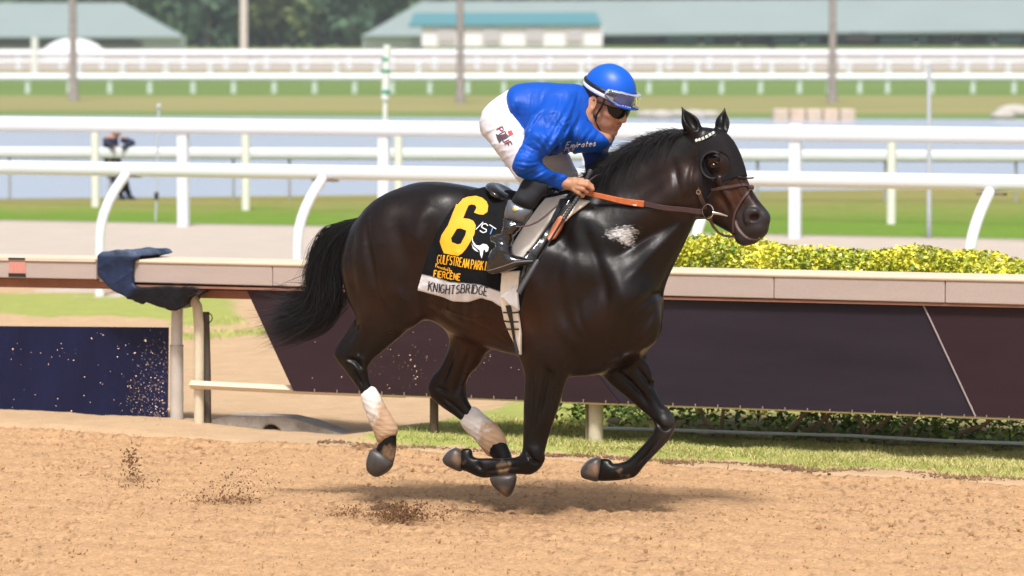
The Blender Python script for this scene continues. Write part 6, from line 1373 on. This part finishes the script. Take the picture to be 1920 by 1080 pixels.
def crease(p, d):
    m = (np.abs(d) < .03) & (p[:, 1] < .02); i = np.nonzero(m)[0]; q = HF.px(p[i]); r = np.zeros(len(i))
    for L, w, dp in CR:
        dm = np.full(len(i), 1e9); sg_ = np.zeros(len(i)); tm = np.zeros(len(i)); n_ = len(L) - 1
        for k in range(n_):
            e = L[k + 1] - L[k]; v = q - L[k]; t = np.clip((v @ e) / (e @ e), 0, 1); z = v - t[:, None] * e; dd = (z ** 2).sum(1); u = dd < dm; dm = np.where(u, dd, dm); tm = np.where(u, (k + t) / n_, tm); sg_ = np.where(u, (e[0] * v[:, 1] - e[1] * v[:, 0]) / np.hypot(*e), sg_)
        a = np.sin(np.pi * np.clip(tm * .9 + .05, 0, 1)); r += a * dp * (np.exp(-dm / (w * w)) - .55 * np.exp(-((sg_ - 2.0 * w) ** 2) / (w * w * 1.6)) * (dm < (5 * w) ** 2))
    d = d.copy(); d[i] += r; return d
SH.fn(folds); SH.fn(crease)
neckcut = Cap(h2f((.0, 0, -.06)), hp(1095, 212, 0), .070, .058)
SH.cut(Cap(h2f((.0, 0, -.05)), hp(1104, 214, -.02), .080, .060), .006); SH.cut(Cap(h2f((.03, -.03, -.10)), h2f((.09, 0, -.10)), .062, .062), .006)
SH.cut(Ell(h2f((.05, 0, -.075)), (.11, .10, .08), RH), .006)
SH.cut(Ell(h2f((.085, .02, -.085)), (.09, .12, .075), RH), .008)
M_silk = material('blue_silk', (.001, .070, .44), rough=.50, spec=.28, sheen=0, bump=[(7, .22, .03, (1, 1, 3.2)), (16, .28, .014, (2.6, 1, .8)), (500, .05, .001)], noise=[(7, .07)])
shirt = sculpt('jacket', SH, .0038, mat=M_silk, parent=jockey, smooth=2)
SB = surf(shirt)
mb = MB(); CO = []
for a in np.linspace(0, 2 * math.pi, 25): pass
text('chest_lettering', 'Emirates', (1060.5, 277), (12.5, -1.0), (3.8, -11), 1.7, SB, HF, M_wht, shirt, length=55)
text('chest_lettering', 'FLY', (1059, 283), (6.5, -.2), (1.6, -4.6), 1.1, SB, HF, M_wht, shirt, length=17)
# ---- breeches
BR = Solid(); BR.add(J_s, 0); BR.add(J_th, .05); BR.add(J_fth, .05)
def bfold(p, d):
    q = HF.px(p); x, y = q[:, 0], q[:, 1]
    w = fbm(np.stack([(x * .5 + y * .86) * .050, (x * .86 - y * .5) * .014, p[:, 1] * 4], 1), 1, 3, 51); return d - .004 * w - .008 * np.clip(ridge(w * 1.5) - .6, 0, 1)
BR.fn(bfold)
M_breech = material('white_breeches', (.74, .74, .80), rough=.6, spec=.3, bump=[(30, .22, .01), (500, .05, .001)])
breeches = sculpt('breeches', BR, .0045, mat=M_breech, parent=jockey, smooth=2); RB_ = surf(breeches)
M_maroon = material('maroon_print', (.22, .008, .025), rough=.6)
text('leg_lettering', 'PDJF', (931.5, 243), (5.6, 10.2), (10.4, -5.6), 2.1, RB_, HF, M_maroon, breeches, length=38)
decal('red_badge', [(952,247),(959,244.5),(962.5,252),(955,256)], RB_, HF, material('red_print', (.75, .02, .015), rough=.6), breeches)
decal('grey_badge', [(930,251),(937,254),(949,250.5),(955,256),(950,260),(941,264),(937,268.5),(933,261)], RB_, HF, material('grey_print', (.055, .06, .075), rough=.6), breeches)
# ---- boots
M_stock = material('black_sock', (.014, .014, .017), rough=.75, spec=.25, bump=[(80, .1, .003)]); M_grey_b = material('grey_shin', (.13, .145, .165), rough=.28, metal=.35, bump=[(40, .3, .008, (1, 1, .25))])
sk = Solid(); sk.add(J_c, 0); sk.fn(lambda p, d: d - .002 * fbm(p, 25, 3, 3)); boot = sculpt('boot', sk, .005, mat=M_stock, parent=jockey, smooth=2)
sn = Solid(); sn.add(J_sh, 0); o = sculpt('shin_band', sn, .004, mat=M_grey_b, parent=boot, smooth=2); NBv = surf(o)
decal('crown_badge', [(961,394),(961.5,388),(964,391),(966,386.5),(968,391),(970.5,389),(969.5,395),(965,396.5)], NBv, HF, bpy.data.materials['brass'], o)
bt = Solid(); bt.add(J_b, 0)
def bootfold(p, d):
    q = HF.px(p); x, y = q[:, 0], q[:, 1]; w = fbm(np.stack([(y - x * .25) * .10, x * .02, p[:, 1] * 5], 1), 1, 3, 71); return d - (.006 * w + .008 * np.clip(ridge(w * 1.5) - .5, 0, 1)) * np.clip((484 - y) / 12, .15, 1)
bt.fn(bootfold)
bo = sculpt('boot_foot', bt, .004, mat=M_patent, parent=boot, smooth=2); NB2 = surf(bo)
mb = MB(); surf_stroke(mb, [(913, 507.5), (925, 505), (945, 498.5), (965, 491.5), (985, 489.5), (999, 489.5)], 1.5, NB2, HF, .001); mb.build('sole_seam', material('sole_seam', (.20, .20, .21), rough=.5), boot, False)
fb = Solid(); fb.add(J_fc, 0); fb.add(Cap(hp(1055, 395, .32), hp(1040, 440, .33), .04, .035), .03); fb.add(Cap(hp(1036, 455, .33), hp(1062, 462, .32), .035, .025), .03); sculpt('boot', fb, .006, mat=M_stock, parent=jockey, smooth=2)
mb = MB(); st_ = [(1000,485,-.34),(1002,476,-.36),(998,470,-.37),(992,472,-.38)]
mb.tube([hp(992, 500, -.33), hp(1003, 496, -.345), hp(1004, 484, -.36), hp(1000, 475, -.37), hp(994, 471, -.37), hp(988, 473, -.36)], .0045, 8); sad(mb.build('stirrup', material('stirrup_iron', (.06, .06, .065), rough=.3, metal=.6), saddle))
# ---- helmet and its parts (head axes)
def hmesh(name, f, lo, hi, h, mat, parent, rnd=2, attrs=None):
    V, Fc = nets(f, lo, hi, h, rnd); at_ = attrs(V) if attrs else {}; me = mesh(name, h2f(V), Fc)
    for k_, v in at_.items(): attr(me, k_, v)
    return link(name, me, parent, mat)
def plane_z(p): return p[:, 2] - (.032 - .10 * np.clip(p[:, 0] - .02, -.2, .2) * .3)
HEl = Ell((-.003, 0, .050), (.115, .095, .107))
def helm(p, o=0.0):
    d = HEl(p) - o; lowz = .029 + .12 * np.clip(-p[:, 0], 0, .2) * .25 - .006 * (p[:, 0] > 9); return -smin(-d, (p[:, 2] - lowz), .006)
def brim(p):
    d = Ell((.080, 0, .029), (.062, .080, .0085))(p); return d
helmet = hmesh('helmet', lambda p: smin(helm(p) - .0022 * np.exp(-(p[:, 1] / .0022) ** 2), brim(p), .010), (-.15, -.12, -.01), (.16, .12, .175), .0032, material('helmet_silk', (.001, .095, .58), rough=.42, spec=.4, bump=[(20, .08, .01)]), jockey)
def band(z0, z1, o, x1=.2, tilt=0.0): return lambda p: np.maximum(helm(p, o), np.maximum(z0 + tilt * p[:, 0] - p[:, 2], np.maximum(p[:, 2] - z1 - tilt * p[:, 0], p[:, 0] - x1)))
hmesh('white_band', band(.033, .050, .0035, .075), (-.15, -.12, .0), (.15, .12, .09), .0032, M_wht, helmet)
hmesh('goggle_strap', band(.053, .066, .006, .080), (-.15, -.12, .0), (.15, .12, .11), .0032, M_blkleather, helmet)
def gog(p):
    d = np.maximum(Ell((-.002, 0, .052), (.138, .105, .107))(p), -Ell((-.008, 0, .052), (.127, .101, .107))(p)); q = np.maximum(np.abs(p[:, 2] - .056) - .029 * np.sqrt(np.clip(1 - (p[:, 1] / .098) ** 4, .02, 1)) + .010 * np.clip(np.exp(-(p[:, 1] / .014) ** 2), 0, 1) * (p[:, 2] < .05), .045 - p[:, 0]); return np.maximum(d, q)
gg_ = hmesh('goggles', gog, (.03, -.12, .01), (.15, .12, .10), .0030, material('goggle_lens', (.88, .91, .96), rough=.03, spec=.6, trans=.97, coat=.3), helmet)
def gfr(p): return np.maximum(np.abs(gog(p) + .0) - .0028, np.minimum(.0, 0) + np.where((np.abs(np.abs(p[:, 2] - .056) - .0275 * np.sqrt(np.clip(1 - (p[:, 1] / .098) ** 4, .02, 1))) < .0036) | (p[:, 0] < .049), -1., 1.))
hmesh('goggle_frame', gfr, (.03, -.12, .01), (.15, .12, .10), .0030, material('goggle_frame', (.33, .36, .42), rough=.2, spec=.7), gg_)
mb = MB()
for i in range(4):
    for (y_, r_) in ((-.026 - i * .010, .0042), (.020 + i * .010, .0042)): x_ = -.004 + .142 * math.sqrt(max(0, 1 - (y_ / .110) ** 2)); mb.sphere(h2f((x_, y_, .036)), .0032, 8, 6)
o = mb.build('goggle_vent', M_wht, gg_); o['kind'] = 'stuff'
# sun glasses
def sg(p):
    y = np.abs(p[:, 1]); low = -.034 * np.sqrt(np.clip(1 - ((y - .036) / .034) ** 2, 0, 1)) + .004; shell = np.maximum(Ell((.018, 0, .0), (.096, .083, .10))(p), -Ell((.016, 0, .0), (.091, .079, .10))(p))
    lens = np.maximum(np.maximum(p[:, 2] - .016 + .05 * y, low - p[:, 2]), .022 - p[:, 0])
    return np.maximum(shell, lens)
hmesh('sunglasses', sg, (.0, -.10, -.05), (.13, .10, .05), .0028, material('dark_lens', (.005, .005, .006), rough=.08, spec=.30), jockey)
mb = MB()
for s in (-1, 1): mb.tube([h2f(a) for a in ((.045, s * .080, .006), (.02, s * .081, .006), (-.012, s * .082, .004))], .0045, 8)
mb.build('glasses_arm', M_blkleather, jockey)
def hairf(p): d = Ell((-.012, 0, .026), (.103, .085, .098))(p) - .002 - .004 * fbm(p, 60, 2, 4); return np.maximum(d, np.maximum(p[:, 0] + .024 - .030 * (p[:, 2] > .018), -.060 - p[:, 2] + .25 * (p[:, 0] + .02)))
hmesh('hair', hairf, (-.14, -.11, -.07), (.06, .11, .10), .0032, material('black_hair', (.010, .008, .008), rough=.5, bump=[(120, .5, .004, (1, 1, .2))]), jockey)
mb = MB(); mb.tube([h2f(a) for a in ((.044, -.084, .034), (.040, -.079, -.01), (.030, -.075, -.045), (.030, -.064, -.075), (.050, -.035, -.105), (.062, 0, -.118), (.050, .035, -.105), (.028, .062, -.075), (.018, .084, .02))], .0055, 8); mb.build('chin_strap', M_blkleather, helmet)
mb = MB(); mb.sphere(h2f((.026, -.079, -.050)), (.009, .006, .012), 10, 8); mb.build('strap_pad', M_blkleather, helmet)
for s in (-1, 1): mb = MB(); mb.sphere(h2f((.078, s * .030, .003)), .014, 14, 10); mb.build('eye', material('eye_white', (.7, .68, .66), rough=.2) if 'eye_white' not in bpy.data.materials else bpy.data.materials['eye_white'], jockey)
# ---- whip
whip = empty('riding_whip', tuple(HF.tow(hp(1050, 420, -.33)))); whip.rotation_euler = (0, 0, HF.yaw); tag(whip, 'black riding whip held in the right hand, pointing down along the shoulder', 'whip')
def wch(o): bpy.context.view_layer.update(); o.parent = whip; o.matrix_parent_inverse = whip.matrix_world.inverted() @ Matrix.LocRotScale(Vector(HF.o), Matrix.Rotation(HF.yaw, 3, 'Z').to_quaternion(), None); return o
wa, wb, wc, wd, we = hp(1108.5, 318, -.165), hp(1084, 369, -.20), hp(1056, 412, -.30), hp(1009, 487, -.385), hp(972, 549, -.43)
M_whip = material('whip_grip', (.035, .036, .040), rough=.55, bump=[(160, .5, .003, (1, 1, .3))])
mb = MB(); mb.tube([wa, wa + (wb - wa) * .08, wa + (wb - wa) * .2, wb, wc], [.010, .0145, .0105, .0115, .0095], 12); 
wch(mb.build('grip', M_whip)); mb = MB(); mb.tube([wc, wd], [.0065, .0045], 8); wch(mb.build('shaft', M_blkleather))
for k_ in range(9):
    p0 = wb + (wc - wb) * k_ / 9.; mb = MB(); mb.torus(p0, wc - wb, .0108, .0022, 12, 6); wch(mb.build('grip_ring', M_blkleather))
mb = MB(); mb.tube([wd, wd + (we - wd) * .06, we], [.010, .0150, .0185], 12, sq=(1, .8)); wch(mb.build('popper', material('whip_flap', (.050, .052, .060), rough=.45, bump=[(90, .3, .003)])))
print('TOTAL', time.time() - T0)
# ================================================================== AIR
mb = MB(); mb.box((0, 300, 12), (1500, 700, 26.8)); hz = mb.build('haze', None, None, False); tag(hz, kind='stuff')
hm = bpy.data.materials.new('haze'); hm.use_nodes = True; nt = hm.node_tree; nt.nodes.clear(); ho = nt.nodes.new('ShaderNodeOutputMaterial'); pv = nt.nodes.new('ShaderNodeVolumePrincipled')
pv.inputs['Density'].default_value = .0003; pv.inputs['Color'].default_value = (.86, .90, .96, 1); pv.inputs['Anisotropy'].default_value = .2; nt.links.new(pv.outputs[0], ho.inputs['Volume']); hz.data.materials.append(hm)
